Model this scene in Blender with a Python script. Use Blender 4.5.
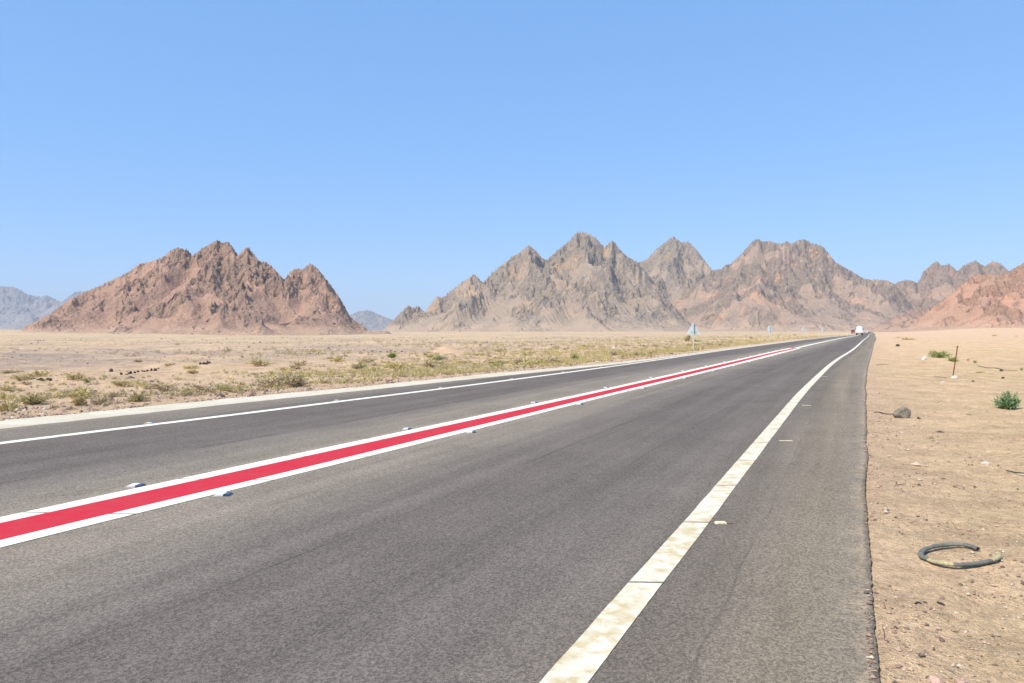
import bpy, bmesh, math, random
import numpy as np
from mathutils import Vector, noise as mnoise

for o in list(bpy.data.objects):
    bpy.data.objects.remove(o, do_unlink=True)
SC = bpy.context.scene
COL = SC.collection
R = math.radians

# ------------------------------------------------------------ camera, sky, sun, exposure
CAM_H = 1.58
F = 784.0            # focal length in pixels of a 1024 wide picture
HZ = 331.0           # horizon row
cd = bpy.data.cameras.new('camera')
cam = bpy.data.objects.new('camera', cd); COL.objects.link(cam)
cam.location = (0, 0, CAM_H); cam.rotation_euler = (R(90), 0, 0)
cd.sensor_width = 36; cd.lens = F / 1024 * 36; cd.shift_y = -(341.5 - HZ) / 1024
cd.clip_start = 0.1; cd.clip_end = 60000
SC.camera = cam

SUN_EL, SUN_AZ = R(52), math.atan2(-0.80, -0.62)
SDIR = Vector((math.sin(SUN_AZ) * math.cos(SUN_EL), math.cos(SUN_AZ) * math.cos(SUN_EL), math.sin(SUN_EL)))
world = bpy.data.worlds.new('World'); SC.world = world; world.use_nodes = True
wn = world.node_tree; bg = wn.nodes['Background']
sk = wn.nodes.new('ShaderNodeTexSky'); sk.sky_type = 'NISHITA'; sk.sun_disc = False
sk.sun_elevation = SUN_EL; sk.sun_rotation = SUN_AZ
SKY_EVEN, SKY_BLUE = 0.62, (1.06, 2.62, 5.5, 1)
sk.altitude = 200; sk.air_density = 0.9; sk.dust_density = 0.1; sk.ozone_density = 2.0
# evens out the glare of the model sky near the horizon
mx = wn.nodes.new('ShaderNodeMix'); mx.data_type = 'RGBA'; mx.inputs[0].default_value = SKY_EVEN
mx.inputs[7].default_value = SKY_BLUE
wn.links.new(sk.outputs[0], mx.inputs[6]); wn.links.new(mx.outputs[2], bg.inputs[0]); bg.inputs[1].default_value = 0.13
sd = bpy.data.lights.new('sun', 'SUN'); sd.energy = 4.2; sd.angle = R(0.5); sd.color = (1, 0.93, 0.80)
sun = bpy.data.objects.new('sun', sd); COL.objects.link(sun)
sun.rotation_euler = SDIR.to_track_quat('Z', 'Y').to_euler(); sun.location = (-60, -30, 80)
SC.view_settings.view_transform = 'Standard'; SC.view_settings.look = 'None'
SC.view_settings.gamma = 1; SC.view_settings.exposure = 0.54
SC.render.resolution_x, SC.render.resolution_y = 1024, 683

# ------------------------------------------------------------ helpers
rng = np.random.default_rng(7)
random.seed(7)

def tag(o, label=None, cat=None, group=None, kind=None):
    if label: o['label'] = label
    if cat: o['category'] = cat
    if group: o['group'] = group
    if kind: o['kind'] = kind
    return o

def link(name, me, mat=None, parent=None, loc=None):
    o = bpy.data.objects.new(name, me); COL.objects.link(o)
    if mat is not None and me is not None:
        for m in (mat if isinstance(mat, (list, tuple)) else [mat]): me.materials.append(m)
    if parent: o.parent = parent
    if loc is not None: o.location = loc
    return o

def empty(name, loc, rz=0, **k):
    o = bpy.data.objects.new(name, None); COL.objects.link(o)
    o.location = loc; o.rotation_euler = (0, 0, rz); o.empty_display_size = 0.3
    return tag(o, **k)

def copy_tree(o, parent=None):
    c = o.copy(); COL.objects.link(c)
    if parent: c.parent = parent
    for ch in o.children: copy_tree(ch, c)
    return c

def from_arrays(name, V, Fc, smooth=False):
    me = bpy.data.meshes.new(name)
    V = np.asarray(V, np.float32); Fc = np.asarray(Fc, np.int32)
    n = Fc.shape[1]
    me.vertices.add(len(V)); me.vertices.foreach_set('co', V.ravel())
    me.loops.add(Fc.size); me.loops.foreach_set('vertex_index', Fc.ravel())
    me.polygons.add(len(Fc)); me.polygons.foreach_set('loop_start', np.arange(0, Fc.size, n, dtype=np.int32))
    me.polygons.foreach_set('loop_total', np.full(len(Fc), n, np.int32))
    me.polygons.foreach_set('use_smooth', np.full(len(Fc), smooth))
    me.update(calc_edges=True); me.validate()
    return me

def grid_faces(nr, nc):
    i = np.arange(nr - 1)[:, None] * nc + np.arange(nc - 1)[None, :]
    return np.stack([i, i + 1, i + nc + 1, i + nc], -1).reshape(-1, 4)

def attr(me, name, a):
    at = me.attributes.new(name, 'FLOAT', 'POINT'); at.data.foreach_set('value', np.asarray(a, np.float32).ravel())

_perm = np.random.default_rng(3).permutation(512)
_perm = np.concatenate([_perm, _perm, _perm])
def perlin(x, y, seed=0):
    xi = np.floor(x).astype(int); yi = np.floor(y).astype(int)
    xf = x - xi; yf = y - yi
    u = xf * xf * xf * (xf * (xf * 6 - 15) + 10); v = yf * yf * yf * (yf * (yf * 6 - 15) + 10)
    def g(a, b, dx, dy):
        h = _perm[(_perm[(a + seed * 37) & 511] + b + seed * 11) & 511] * (2 * np.pi / 512)
        return np.cos(h) * dx + np.sin(h) * dy
    n00 = g(xi, yi, xf, yf); n10 = g(xi + 1, yi, xf - 1, yf)
    n01 = g(xi, yi + 1, xf, yf - 1); n11 = g(xi + 1, yi + 1, xf - 1, yf - 1)
    return ((n00 * (1 - u) + n10 * u) * (1 - v) + (n01 * (1 - u) + n11 * u) * v) * 1.5
def fbm(x, y, oct=5, seed=0, gain=.5):
    s = 0; a = 1
    for k in range(oct):
        s = s + a * perlin(x * 2 ** k, y * 2 ** k, seed + k); a *= gain
    return s
def ridged(x, y, oct=5, seed=0, gain=.55):
    s = 0; a = 1; w = 1
    for k in range(oct):
        n = (1 - np.abs(perlin(x * 2.03 ** k + k * 5.3, y * 2.03 ** k - k * 3.1, seed + k))) ** 2
        s = s + a * n * w; w = np.clip(n * 1.3, 0, 1); a *= gain
    return s
def sstep(a, b, x):
    t = np.clip((x - a) / (b - a), 0, 1); return t * t * (3 - 2 * t)

def P(px, py, z=0.0):
    """the ground point that the photograph shows at this pixel"""
    y = (CAM_H - z) * F / (py - HZ)
    return Vector(((px - 512) / F * y, y, z))

# ------------------------------------------------------------ material helpers
class M:
    def __init__(s, name, rough=.9, spec=.2, metal=0):
        s.mat = bpy.data.materials.new(name); s.mat.use_nodes = True
        s.t = s.mat.node_tree; s.b = s.t.nodes['Principled BSDF']
        s.b.inputs['Roughness'].default_value = rough; s.b.inputs['Metallic'].default_value = metal
        s.b.inputs['Specular IOR Level'].default_value = spec
    def n(s, typ, ins=None, **kw):
        nd = s.t.nodes.new('ShaderNode' + typ)
        for k, v in kw.items(): setattr(nd, k, v)
        for k, v in (ins or {}).items(): s.set(nd.inputs[k], v)
        return nd
    def set(s, sock, v):
        if isinstance(v, bpy.types.NodeSocket): s.t.links.new(v, sock)
        elif isinstance(v, (tuple, list)) and len(v) == 3 and sock.type == 'RGBA': sock.default_value = (*v, 1)
        else: sock.default_value = v
    def coord(s, which='Object'): return s.n('TexCoord').outputs[which]
    def scale(s, vec, sc, rot=(0, 0, 0)):
        return s.n('Mapping', {'Vector': vec, 'Scale': sc, 'Rotation': rot}).outputs[0]
    def noise(s, vec, scale, detail=4, rough=.55, dist=0):
        return s.n('TexNoise', {'Vector': vec, 'Scale': scale, 'Detail': detail, 'Roughness': rough, 'Distortion': dist}).outputs[0]
    def voro(s, vec, scale, feature='F1', out='Distance'):
        return s.n('TexVoronoi', {'Vector': vec, 'Scale': scale}, feature=feature).outputs[out]
    def ramp(s, fac, stops, interp='LINEAR'):
        nd = s.n('ValToRGB', {'Fac': fac}); cr = nd.color_ramp; cr.interpolation = interp
        while len(cr.elements) < len(stops): cr.elements.new(0.5)
        for e, (p, c) in zip(cr.elements, stops):
            e.position = p; e.color = (*c, 1) if isinstance(c, (tuple, list)) else (c, c, c, 1)
        return nd.outputs[0]
    def mix(s, f, a, b, mode='MIX'):
        nd = s.n('Mix', data_type='RGBA', blend_type=mode)
        s.set(nd.inputs[0], f); s.set(nd.inputs[6], a); s.set(nd.inputs[7], b); return nd.outputs[2]
    def math(s, op, a, b=0.0, c=0.0):
        nd = s.n('Math', operation=op); s.set(nd.inputs[0], a); s.set(nd.inputs[1], b); s.set(nd.inputs[2], c); return nd.outputs[0]
    def rng(s, v, a, b, c=0., d=1.):
        return s.n('MapRange', {0: v, 1: a, 2: b, 3: c, 4: d}).outputs[0]
    def attr(s, name): return s.n('Attribute', attribute_name=name).outputs['Fac']
    def bump(s, h, strength=.5, dist=.02):
        s.t.links.new(s.n('Bump', {'Height': h, 'Strength': strength, 'Distance': dist}).outputs[0], s.b.inputs['Normal'])
    def col(s, c): s.set(s.b.inputs['Base Color'], c); return s

def simple(name, c, rough=.7, var=.25, scale=8., bump=.0, spec=.3, metal=0):
    """plain coloured material with some mottling"""
    m = M(name, rough, spec, metal); v = m.coord()
    nz = m.noise(v, scale, 5, .6)
    k = m.rng(nz, .3, .7, 1 - var, 1 + var)
    hs = m.n('HueSaturation', {'Color': c, 'Value': k})
    m.col(hs.outputs[0])
    if bump: m.bump(m.noise(v, scale * 3, 4), bump, .02)
    return m.mat

# ------------------------------------------------------------ road lines, measured
SL = (857 - 512) / F                        # direction of the near straight
def track(pts, far=(), near=None):
    a = []
    for x, y in pts:
        Z = CAM_H * F / (y - HZ); a.append((Z, (x - 857) / F * Z))
    a = sorted(a) ; a += list(far)
    zz = np.array([p[0] for p in a]); ww = np.array([p[1] for p in a])
    lz = np.log(np.maximum(zz, 1))
    q = np.linspace(math.log(1.0), math.log(3000), 900)
    w = np.interp(q, lz, ww)
    k = np.exp(-0.5 * (np.arange(-40, 41) / 13.) ** 2); k /= k.sum()
    w = np.convolve(np.pad(w, 40, mode='edge'), k, 'valid')
    return lambda Z: np.interp(np.log(np.maximum(Z, 1.0)), q, w)
T_right = track([(564, 683), (646, 582), (697, 522.5), (727, 484.5), (785.9, 412.2), (798.2, 396.4), (807.5, 386.5),
                 (827.9, 366.5), (837.6, 358.7), (854, 348.9), (858.6, 344.5), (863.5, 339.6), (868.6, 334.6)],
                [(700, 12.4), (1500, 25.0), (3000, 47)])
T_edge = track([(877, 683), (875, 655), (872, 615), (869, 560), (867, 511), (866.6, 440), (866.2, 405), (865.5, 385), (866.9, 370),
                (869.4, 360), (872.3, 350), (873.6, 343), (874.4, 335.5)], [(700, 14.2), (1500, 27), (3000, 49)])
T_left = track([(0, 442.9), (120, 428.6), (240, 414.3), (360, 398.7), (400, 394.2), (520, 378.75), (600, 368.1),
                (640, 362.6), (717, 351.2), (745, 347.4), (800, 340.3)], [(240, -5.4), (300, -3.0), (700, 4.2), (1500, 16.5), (3000, 39)])
T_asph = track([(0, 428.1), (120, 416.4), (240, 402.2), (360, 391.1), (400, 386.4), (520, 373.8), (600, 366.4),
                (640, 361.6), (717, 350.6), (780, 342.6), (809, 339)], [(235, -6.6), (268, -3.9), (290, -2.8), (320, -1.9), (700, 3.8), (1500, 15.5), (3000, 38)])
T_conc = track([(0, 419.9), (120, 408.7), (240, 396.4), (360, 386.4), (400, 382.3), (520, 370), (600, 364.2),
                (640, 360), (717, 349.6), (780, 342)], [(225, -7.8), (270, -4.6), (300, -3.3), (700, 3.0), (1500, 14.5), (3000, 37)])
T_s1 = track([(0, 517.2), (120, 492), (300, 452.8), (400, 432.1), (520, 406.9), (600, 390), (720, 363.2), (739, 359.2), (783, 349),
              (800, 346.3), (812, 343.6), (828.8, 340.4), (842, 337.6)], [(300, .35), (700, 7.9)])
T_s2 = track([(0, 523), (120, 497.2), (300, 457.6), (400, 435.6), (520, 409.8), (600, 391.9), (720, 364.7), (783, 350)], [(150, -3.9)])
T_s3 = track([(0, 540.6), (120, 511.3), (300, 469.3), (417.6, 440), (520, 415.7), (600, 395.8), (720, 367.2), (783, 351.3)], [(150, -3.65)])
T_s4 = track([(0, 548), (120, 517.8), (300, 473.7), (435, 440), (520, 418.6), (600, 398), (720, 368.9), (788, 351.6),
              (800, 348.6), (812, 345), (828.8, 341.3), (842.5, 338)], [(300, .65), (700, 8.2)])

def stations(z0, z1, near=.12, g=1.012):
    z = [z0]
    while z[-1] < z1:
        z.append(z[-1] + max(near, abs(z[-1]) * (g - 1)))
    z[-1] = z1
    return np.array(z)
def XW(Z, W): return W + SL * Z

def ribbon(name, ta, tb, z0, z1, zl, mat, ncol=2, drop=0, jit=(0, 0), near=.12):
    """sheet between two tracks; uv.x = metres left of the right-hand line, uv.y = metres along"""
    Z = stations(z0, z1, near)
    A = ta(Z) + jit[0] * (fbm(Z * 2.3, Z * 0 + 3.1, 4, 5) + .5 * fbm(Z * .25, Z * 0 + 1.1, 3, 8))
    B = tb(Z) + jit[1] * (.42 * fbm(Z * 17., Z * 0 + 9.7, 3, 6, .7) * (.4 + 1.2 * np.abs(fbm(Z * 1.7, Z * 0 + 2.2, 2, 16))) + 1.1 * fbm(Z * .33, Z * 0 + 7.1, 4, 9))
    t = np.linspace(0, 1, ncol)
    W = A[:, None] * (1 - t) + B[:, None] * t
    X = XW(Z[:, None], W); Y = np.repeat(Z[:, None], ncol, 1); H = np.full_like(X, zl)
    U = W - T_right(Z)[:, None]; Vv = Y.copy()
    if drop:
        dx = .02
        X = np.concatenate([X[:, :1] - dx, X, X[:, -1:] + dx], 1); Y = np.concatenate([Y[:, :1], Y, Y[:, -1:]], 1)
        H = np.concatenate([H[:, :1] - drop, H, H[:, :1] - drop], 1)
        U = np.concatenate([U[:, :1], U, U[:, -1:]], 1); Vv = np.concatenate([Vv[:, :1], Vv, Vv[:, -1:]], 1)
    nr, nc = X.shape
    Fc = grid_faces(nr, nc)
    me = from_arrays(name, np.stack([X, Y, H], -1).reshape(-1, 3), Fc)
    uv = me.uv_layers.new(name='UVMap')
    attr(me, 'edged', B[:, None].repeat(nc, 1) - (X - SL * Y))
    lv = np.empty(len(me.loops), np.int32); me.loops.foreach_get('vertex_index', lv)
    uv.data.foreach_set('uv', np.stack([U.ravel()[lv], Vv.ravel()[lv]], -1).astype(np.float32).ravel())
    return link(name, me, mat)

# ------------------------------------------------------------ road materials
def mat_asphalt():
    m = M('asphalt', .9, .12)
    uv = m.coord('UV'); ob = m.coord('Object')
    sep = m.n('SeparateXYZ', {0: uv}); u = sep.outputs[0]
    wob = m.math('MULTIPLY_ADD', m.noise(m.scale(uv, (.4, .12, 1)), 1, 3), .9, -.45)
    uu = m.math('ADD', u, wob)
    f = m.rng(uu, -13, 2, 0, 1)
    def s(x): return (x + 13) / 15
    W_, D_, L_, B_ = (.25, .203, .153), (.138, .113, .096), (.245, .203, .156), (.222, .180, .128)
    base = m.ramp(f, [(s(-13), W_), (s(-10.9), (.175, .147, .118)), (s(-10.2), D_), (s(-7.8), (.138, .117, .100)), (s(-7.1), (.19, .16, .13)), (s(-6.0), L_),
                      (s(-4.5), L_), (s(-3.2), (.165, .138, .114)), (s(-2.4), D_), (s(-.9), (.146, .122, .103)), (s(.3), (.168, .138, .110)), (s(1.0), B_), (s(1.5), (.215, .176, .135))])
    st = m.noise(m.scale(uv, (2.2, .07, 1)), 1, 5, .6)
    base = m.mix(1, base, m.ramp(st, [(.28, .80), (.72, 1.18)]), 'MULTIPLY')
    pt = m.noise(ob, .55, 5, .6)
    base = m.mix(1, base, m.ramp(pt, [(.3, .9), (.7, 1.1)]), 'MULTIPLY')
    st2 = m.noise(m.scale(uv, (1.3, .5, 1)), 1.4, 6, .7, .4)
    stain = m.rng(st2, .56, .72, 0, 1)
    base = m.mix(m.math('MULTIPLY', stain, .34), base, (.10, .084, .068))
    # aggregate
    a1 = m.noise(ob, 52, 4, .8); a2 = m.noise(ob, 165, 2, .7)
    base = m.mix(1, base, m.ramp(a1, [(.32, .82), (.68, 1.17)]), 'MULTIPLY')
    base = m.mix(1, base, m.ramp(a2, [(.3, .55), (.5, 1.0), (.72, 1.6)]), 'MULTIPLY')
    vc = m.n('TexVoronoi', {'Vector': ob, 'Scale': 75.}).outputs['Color']
    vg = m.n('RGBToBW', {0: vc}).outputs[0]
    base = m.mix(1, base, m.ramp(vg, [(.2, .72), (.8, 1.3)]), 'MULTIPLY')
    # paving seams
    for c, wd, k in ((-2.60, .022, .75), (-7.55, .07, .5), (-1.35, .03, .3), (.55, .014, .4), (-4.0, .02, .35)):
        d = m.math('ABSOLUTE', m.math('SUBTRACT', m.math('ADD', u, m.math('MULTIPLY_ADD', m.noise(m.scale(uv, (0, .6, 1)), 2, 4), .12, -.06)), c))
        g = m.math('MULTIPLY', m.rng(d, wd, 0, 0, k), m.rng(m.noise(m.scale(uv, (.1, .35, 1)), 1.0, 3), .42, .56, 0, 1))
        base = m.mix(g, base, (.055, .05, .048))
    ck = m.n('TexVoronoi', {'Vector': m.n('VectorMath', {0: m.scale(uv, (.22, .16, 1)), 1: m.n('TexNoise', {'Vector': ob, 'Scale': 1.3, 'Detail': 5.}).outputs['Color']}, operation='ADD').outputs[0], 'Scale': 1.0}, feature='DISTANCE_TO_EDGE').outputs['Distance']
    base = m.mix(m.math('MULTIPLY', m.rng(ck, .006, .001, 0, .6), m.rng(m.noise(ob, .35, 2), .5, .6)), base, (.06, .054, .05))
    # sand blown over the outer edges
    e = m.math('MULTIPLY', m.rng(m.math('ADD', m.attr('edged'), m.math('MULTIPLY_ADD', m.noise(ob, 2.5, 6, .7), .8, -.4)), .17, -.03, 0, .9), m.rng(m.noise(ob, 30, 4, .7), .4, .6))
    base = m.mix(e, base, (.46, .34, .22))
    ed = m.math('ADD', m.attr('edged'), m.math('MULTIPLY_ADD', m.noise(ob, 14, 5, .75), .12, -.06))
    base = m.mix(m.rng(ed, .05, .0, 0, .65), base, (.05, .045, .04))      # crumbled lip, bare bitumen
    m.col(base)
    m.bump(m.math('ADD', a2, m.math('MULTIPLY', m.voro(ob, 75), .6)), .55, .006)
    return m.mat

def mat_paint(name, c, dirt, wear=.25, crack=True):
    m = M(name, .85, .1)
    uv = m.coord('UV'); ob = m.coord()
    n1 = m.noise(ob, 9, 6, .65, .3); n2 = m.noise(ob, 120, 2, .7); n3 = m.noise(ob, 2.0, 3, .6)
    nearw = m.rng(m.n('SeparateXYZ', {0: uv}).outputs[1], 2, 60, 1, .35)
    k = m.math('MULTIPLY', m.rng(m.math('ADD', n1, m.math('MULTIPLY', n3, .5)), .58, .98, 0, wear * 2.2), nearw)
    base = m.mix(k, c, dirt)
    base = m.mix(m.math('MULTIPLY', m.rng(n2, .58, .75), .35), base, dirt)
    if crack:
        v = m.n('SeparateXYZ', {0: uv}).outputs[1]
        w = m.math('ADD', v, m.math('MULTIPLY', m.n('SeparateXYZ', {0: uv}).outputs[0], .06))
        w = m.math('ADD', w, m.math('MULTIPLY', m.noise(ob, 6, 2), .03))
        fr = m.math('FRACT', m.math('MULTIPLY_ADD', w, 1 / 1.545, -.186 + 20))
        d = m.math('ABSOLUTE', m.math('SUBTRACT', fr, .0))
        base = m.mix(m.rng(d, .022, .012, 0, .92), base, (.09, .085, .08))
    m.col(base); m.bump(n2, .3, .004)
    return m.mat

MA = mat_asphalt()
MWHITE = mat_paint('white_paint', (.74, .70, .60), (.50, .40, .23), .58)
MWHITE2 = mat_paint('white_paint_clean', (.78, .74, .62), (.60, .52, .38), .16)
MRED = mat_paint('red_paint', (.51, .022, .042), (.42, .06, .065), .32, crack=False)
mc = M('pale_concrete', .9, .2); v = mc.coord()
b = mc.mix(mc.rng(mc.noise(v, 1.2, 6, .65), .35, .65), (.66, .60, .475), (.55, .48, .365))
b = mc.mix(mc.rng(mc.noise(v, .25, 3), .45, .65, 0, .6), b, (.53, .44, .32))
b = mc.mix(1, b, mc.ramp(mc.noise(v, 40, 4, .7), [(.3, .8), (.7, 1.15)]), 'MULTIPLY')
mc.col(b); mc.bump(mc.noise(v, 30, 5), .6, .03)
MCONC = mc.mat

# ------------------------------------------------------------ the road
road = ribbon('road', T_asph, T_edge, -12, 2600, 0.0, MA, ncol=16, drop=.11, jit=(.05, .020), near=.022)
tag(road, 'grey two-lane asphalt highway running to the horizon', 'road', kind='structure')
tag(ribbon('road_edge_strip', T_conc, T_asph, -12, 260, -.012, MCONC, 5, .08, (.16, .0), .1),
    'pale concrete strip along the far edge of the asphalt', 'road edge', kind='structure')
lw = .108
o = ribbon('white_edge_line', lambda z: T_right(z) - lw, lambda z: T_right(z) + lw, -12, 1800, .004, MWHITE, 3, jit=(.004, .004), near=.06)
tag(o, 'white line between the right lane and the sandy shoulder side', 'road marking', kind='structure')
o = ribbon('white_edge_line', lambda z: T_left(z) - .125, lambda z: T_left(z) + .125, -12, 900, .004, MWHITE2, 2, jit=(.006, .006))
tag(o, 'white line beyond the red stripe, next to the pale concrete strip', 'road marking', kind='structure')
Zr = 72
o = ribbon('white_stripe_border', T_s1, T_s2, -12, Zr, .004, MWHITE2, 2); tag(o, 'white border on the far side of the red stripe', 'road marking', kind='structure')
o = ribbon('white_stripe_border', T_s3, T_s4, -12, Zr, .004, MWHITE2, 2); tag(o, 'white border on the near side of the red stripe', 'road marking', kind='structure')
o = ribbon('red_stripe', T_s2, T_s3, -12, Zr, .004, MRED, 2); tag(o, 'red painted stripe along the middle of the road', 'road marking', kind='structure')
mid = lambda z: (T_s1(z) + T_s4(z)) / 2
o = ribbon('white_centre_line', lambda z: mid(z) - .22, lambda z: mid(z) + .22, Zr, 330, .004, MWHITE2, 2)
tag(o, 'distant white centre line where the red stripe ends', 'road marking', kind='structure')

# ------------------------------------------------------------ ground sheet
def edge_dist(X, Y):
    """metres outside the paved width (negative on it), and side"""
    W = X - SL * Y
    r = W - T_edge(Y); l = T_conc(Y) - W
    return np.maximum(r, l), r > l
def ground_z(X, Y):
    d, right = edge_dist(X, Y)
    dd = np.clip(d, 0, None)
    z = np.where(right, -.020, -.04) + np.where(d < 0, -.05 * sstep(0, .08, -d), 0)
    k = sstep(0, 2.5, dd)
    z = z + k * (.035 * fbm(X * .9, Y * .9, 4, 21) + .05 * fbm(X * .22, Y * .3, 3, 22))
    z = z + sstep(.0, .3, dd) * .016 * fbm(X * 2.6, Y * 3.2, 4, 23, .65)
    z = z + sstep(3, 14, dd) * (.20 * fbm(X * .09, Y * .12, 3, 24) + np.where(right, .05, .13) * ridged(X * .16, Y * .2, 4, 27) - .1)
    z = z - np.where(right, 0, sstep(1, 9, dd) * .28) - np.where(right, sstep(2.2, 5.5, dd) * .08, 0)
    D = np.hypot(X, Y); far = sstep(60, 500, D)
    z = z + sstep(40, 300, dd) * 1.1 * fbm(X * .011, Y * .016, 3, 25) * far
    # the plain dips before the near hill and rises into fans under the others
    ang = X / np.maximum(Y, 1)
    z = z - np.where(right, 0, far * 2.4 * np.exp(-((ang + .28) / .22) ** 2) * sstep(100, 600, D) * (1 - sstep(1500, 2500, D)))
    z = z + sstep(450, 1300, D) * (1 - sstep(3000, 5000, D)) * 6.5 * np.exp(-((ang + .72) / .10) ** 2)
    z = z + sstep(250, 1100, D) * 5.0 * sstep(.47, .62, ang) * sstep(5, 60, dd)
    return z
ys = np.concatenate([-np.geomspace(.4, 40, 30)[::-1], stations(0, 26000, .07, 1.0115)])
dl = np.concatenate([[-.08, 0, .03], np.cumsum(.05 * 1.0385 ** np.arange(260))])
dl = dl[dl < 30000]; dl = np.append(dl, 32000)
Wl = T_conc(ys)[:, None] - dl[None, ::-1]; Wr = T_edge(ys)[:, None] + dl[None, :]
Wg = np.concatenate([Wl, Wr], 1)
Yg = np.repeat(ys[:, None], Wg.shape[1], 1)
Xg = Wg + SL * Yg
Zg = ground_z(Xg, Yg)
me = from_arrays('ground', np.stack([Xg, Yg, Zg], -1).reshape(-1, 3), grid_faces(*Xg.shape), True)
dd, rr = edge_dist(Xg, Yg)
attr(me, 'offroad', np.where(rr, dd, -dd))

def mat_ground():
    m = M('desert_sand', .95, .12)
    ob = m.coord(); off = m.attr('offroad'); Y = m.n('SeparateXYZ', {0: ob}).outputs[1]
    n0 = m.noise(ob, .05, 5, .6); n1 = m.noise(m.scale(ob, (.55, .9, 1), (0, 0, .25)), 1, 7, .7, .6); n2 = m.noise(ob, 3, 6, .7)
    right = m.rng(off, -2, 2)
    sand = m.mix(m.rng(n1, .36, .64), (.72, .505, .285), (.57, .39, .215))
    sand = m.mix(m.rng(n0, .42, .62, 0, .45), sand, (.69, .45, .285))
    # finer soil and gravel on the left plain
    lft = m.mix(m.rng(n1, .35, .65), (.67, .47, .285), (.53, .365, .235))
    grav = m.mix(m.rng(m.noise(ob, 1.3, 5, .7), .4, .6), (.36, .275, .235), (.23, .185, .17))
    gz = m.math('MULTIPLY', m.rng(m.math('ADD', off, m.math('MULTIPLY', m.noise(ob, .06, 4), 30)), -2, -14, 0, .8), m.rng(m.noise(m.scale(ob, (.05, .055, 1)), 1, 6, .72), .40, .62))
    lft = m.mix(gz, lft, grav)
    red = m.rng(m.noise(ob, .9, 5, .7), .4, .62)
    lft = m.mix(m.math('MULTIPLY', m.rng(off, -4, -1.0, 0, .6), red), lft, (.50, .33, .24))
    base = m.mix(right, lft, sand)
    # far ground: yellow grass tint left, pink gravel right
    base = m.mix(m.math('MULTIPLY', m.rng(Y, 50, 160), .45), base, m.mix(right, (.58, .43, .25), (.62, .41, .29)))
    # grains and pebbles
    g1 = m.noise(ob, 28, 4, .75); g2 = m.noise(ob, 110, 2, .7); g3 = m.noise(ob, 9, 4, .7)
    mm = m.noise(ob, .9, 6, .75)
    base = m.mix(1, base, m.ramp(mm, [(.3, .74), (.5, 1.0), (.7, 1.2)]), 'MULTIPLY')
    base = m.mix(1, base, m.ramp(g1, [(.3, .74), (.52, 1.0), (.72, 1.22)]), 'MULTIPLY')
    base = m.mix(1, base, m.ramp(g2, [(.3, .74), (.5, 1.0), (.72, 1.25)]), 'MULTIPLY')
    base = m.mix(1, base, m.ramp(g3, [(.3, .80), (.7, 1.16)]), 'MULTIPLY')
    vo = m.n('TexVoronoi', {'Vector': ob, 'Scale': 26.}); pc = vo.outputs['Color']
    ps = m.n('SeparateColor', {0: pc})
    peb = m.math('MULTIPLY', m.rng(vo.outputs['Distance'], .26, .2), m.rng(ps.outputs[0], .80, .82))
    base = m.mix(m.math('MULTIPLY', peb, m.rng(n2, .4, .6, .2, 1)), base, m.ramp(ps.outputs[1], [(0, (.16, .11, .09)), (.5, (.40, .25, .20)), (1, (.62, .54, .45))]))
    m.col(base)
    h = m.math('ADD', m.math('MULTIPLY', n2, 2.2), m.math('ADD', g1, m.math('MULTIPLY', g2, .4)))
    m.bump(m.math('ADD', h, m.math('MULTIPLY', peb, .6)), .8, .05)
    return m.mat
MG = mat_ground()
ground = link('ground', me, MG)
tag(ground, 'sandy gravel desert plain on both sides of the road', 'ground', kind='structure')
def gz(x, y): return float(ground_z(np.array([x], float), np.array([y], float))[0])
def G(px, py):
    """point of the (uneven) ground seen at this pixel"""
    z = -.06
    for _ in range(8):
        p = P(px, py, z); z = .5 * z + .5 * gz(p.x, p.y)
    p = P(px, py, z); p.z = gz(p.x, p.y); return p

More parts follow.
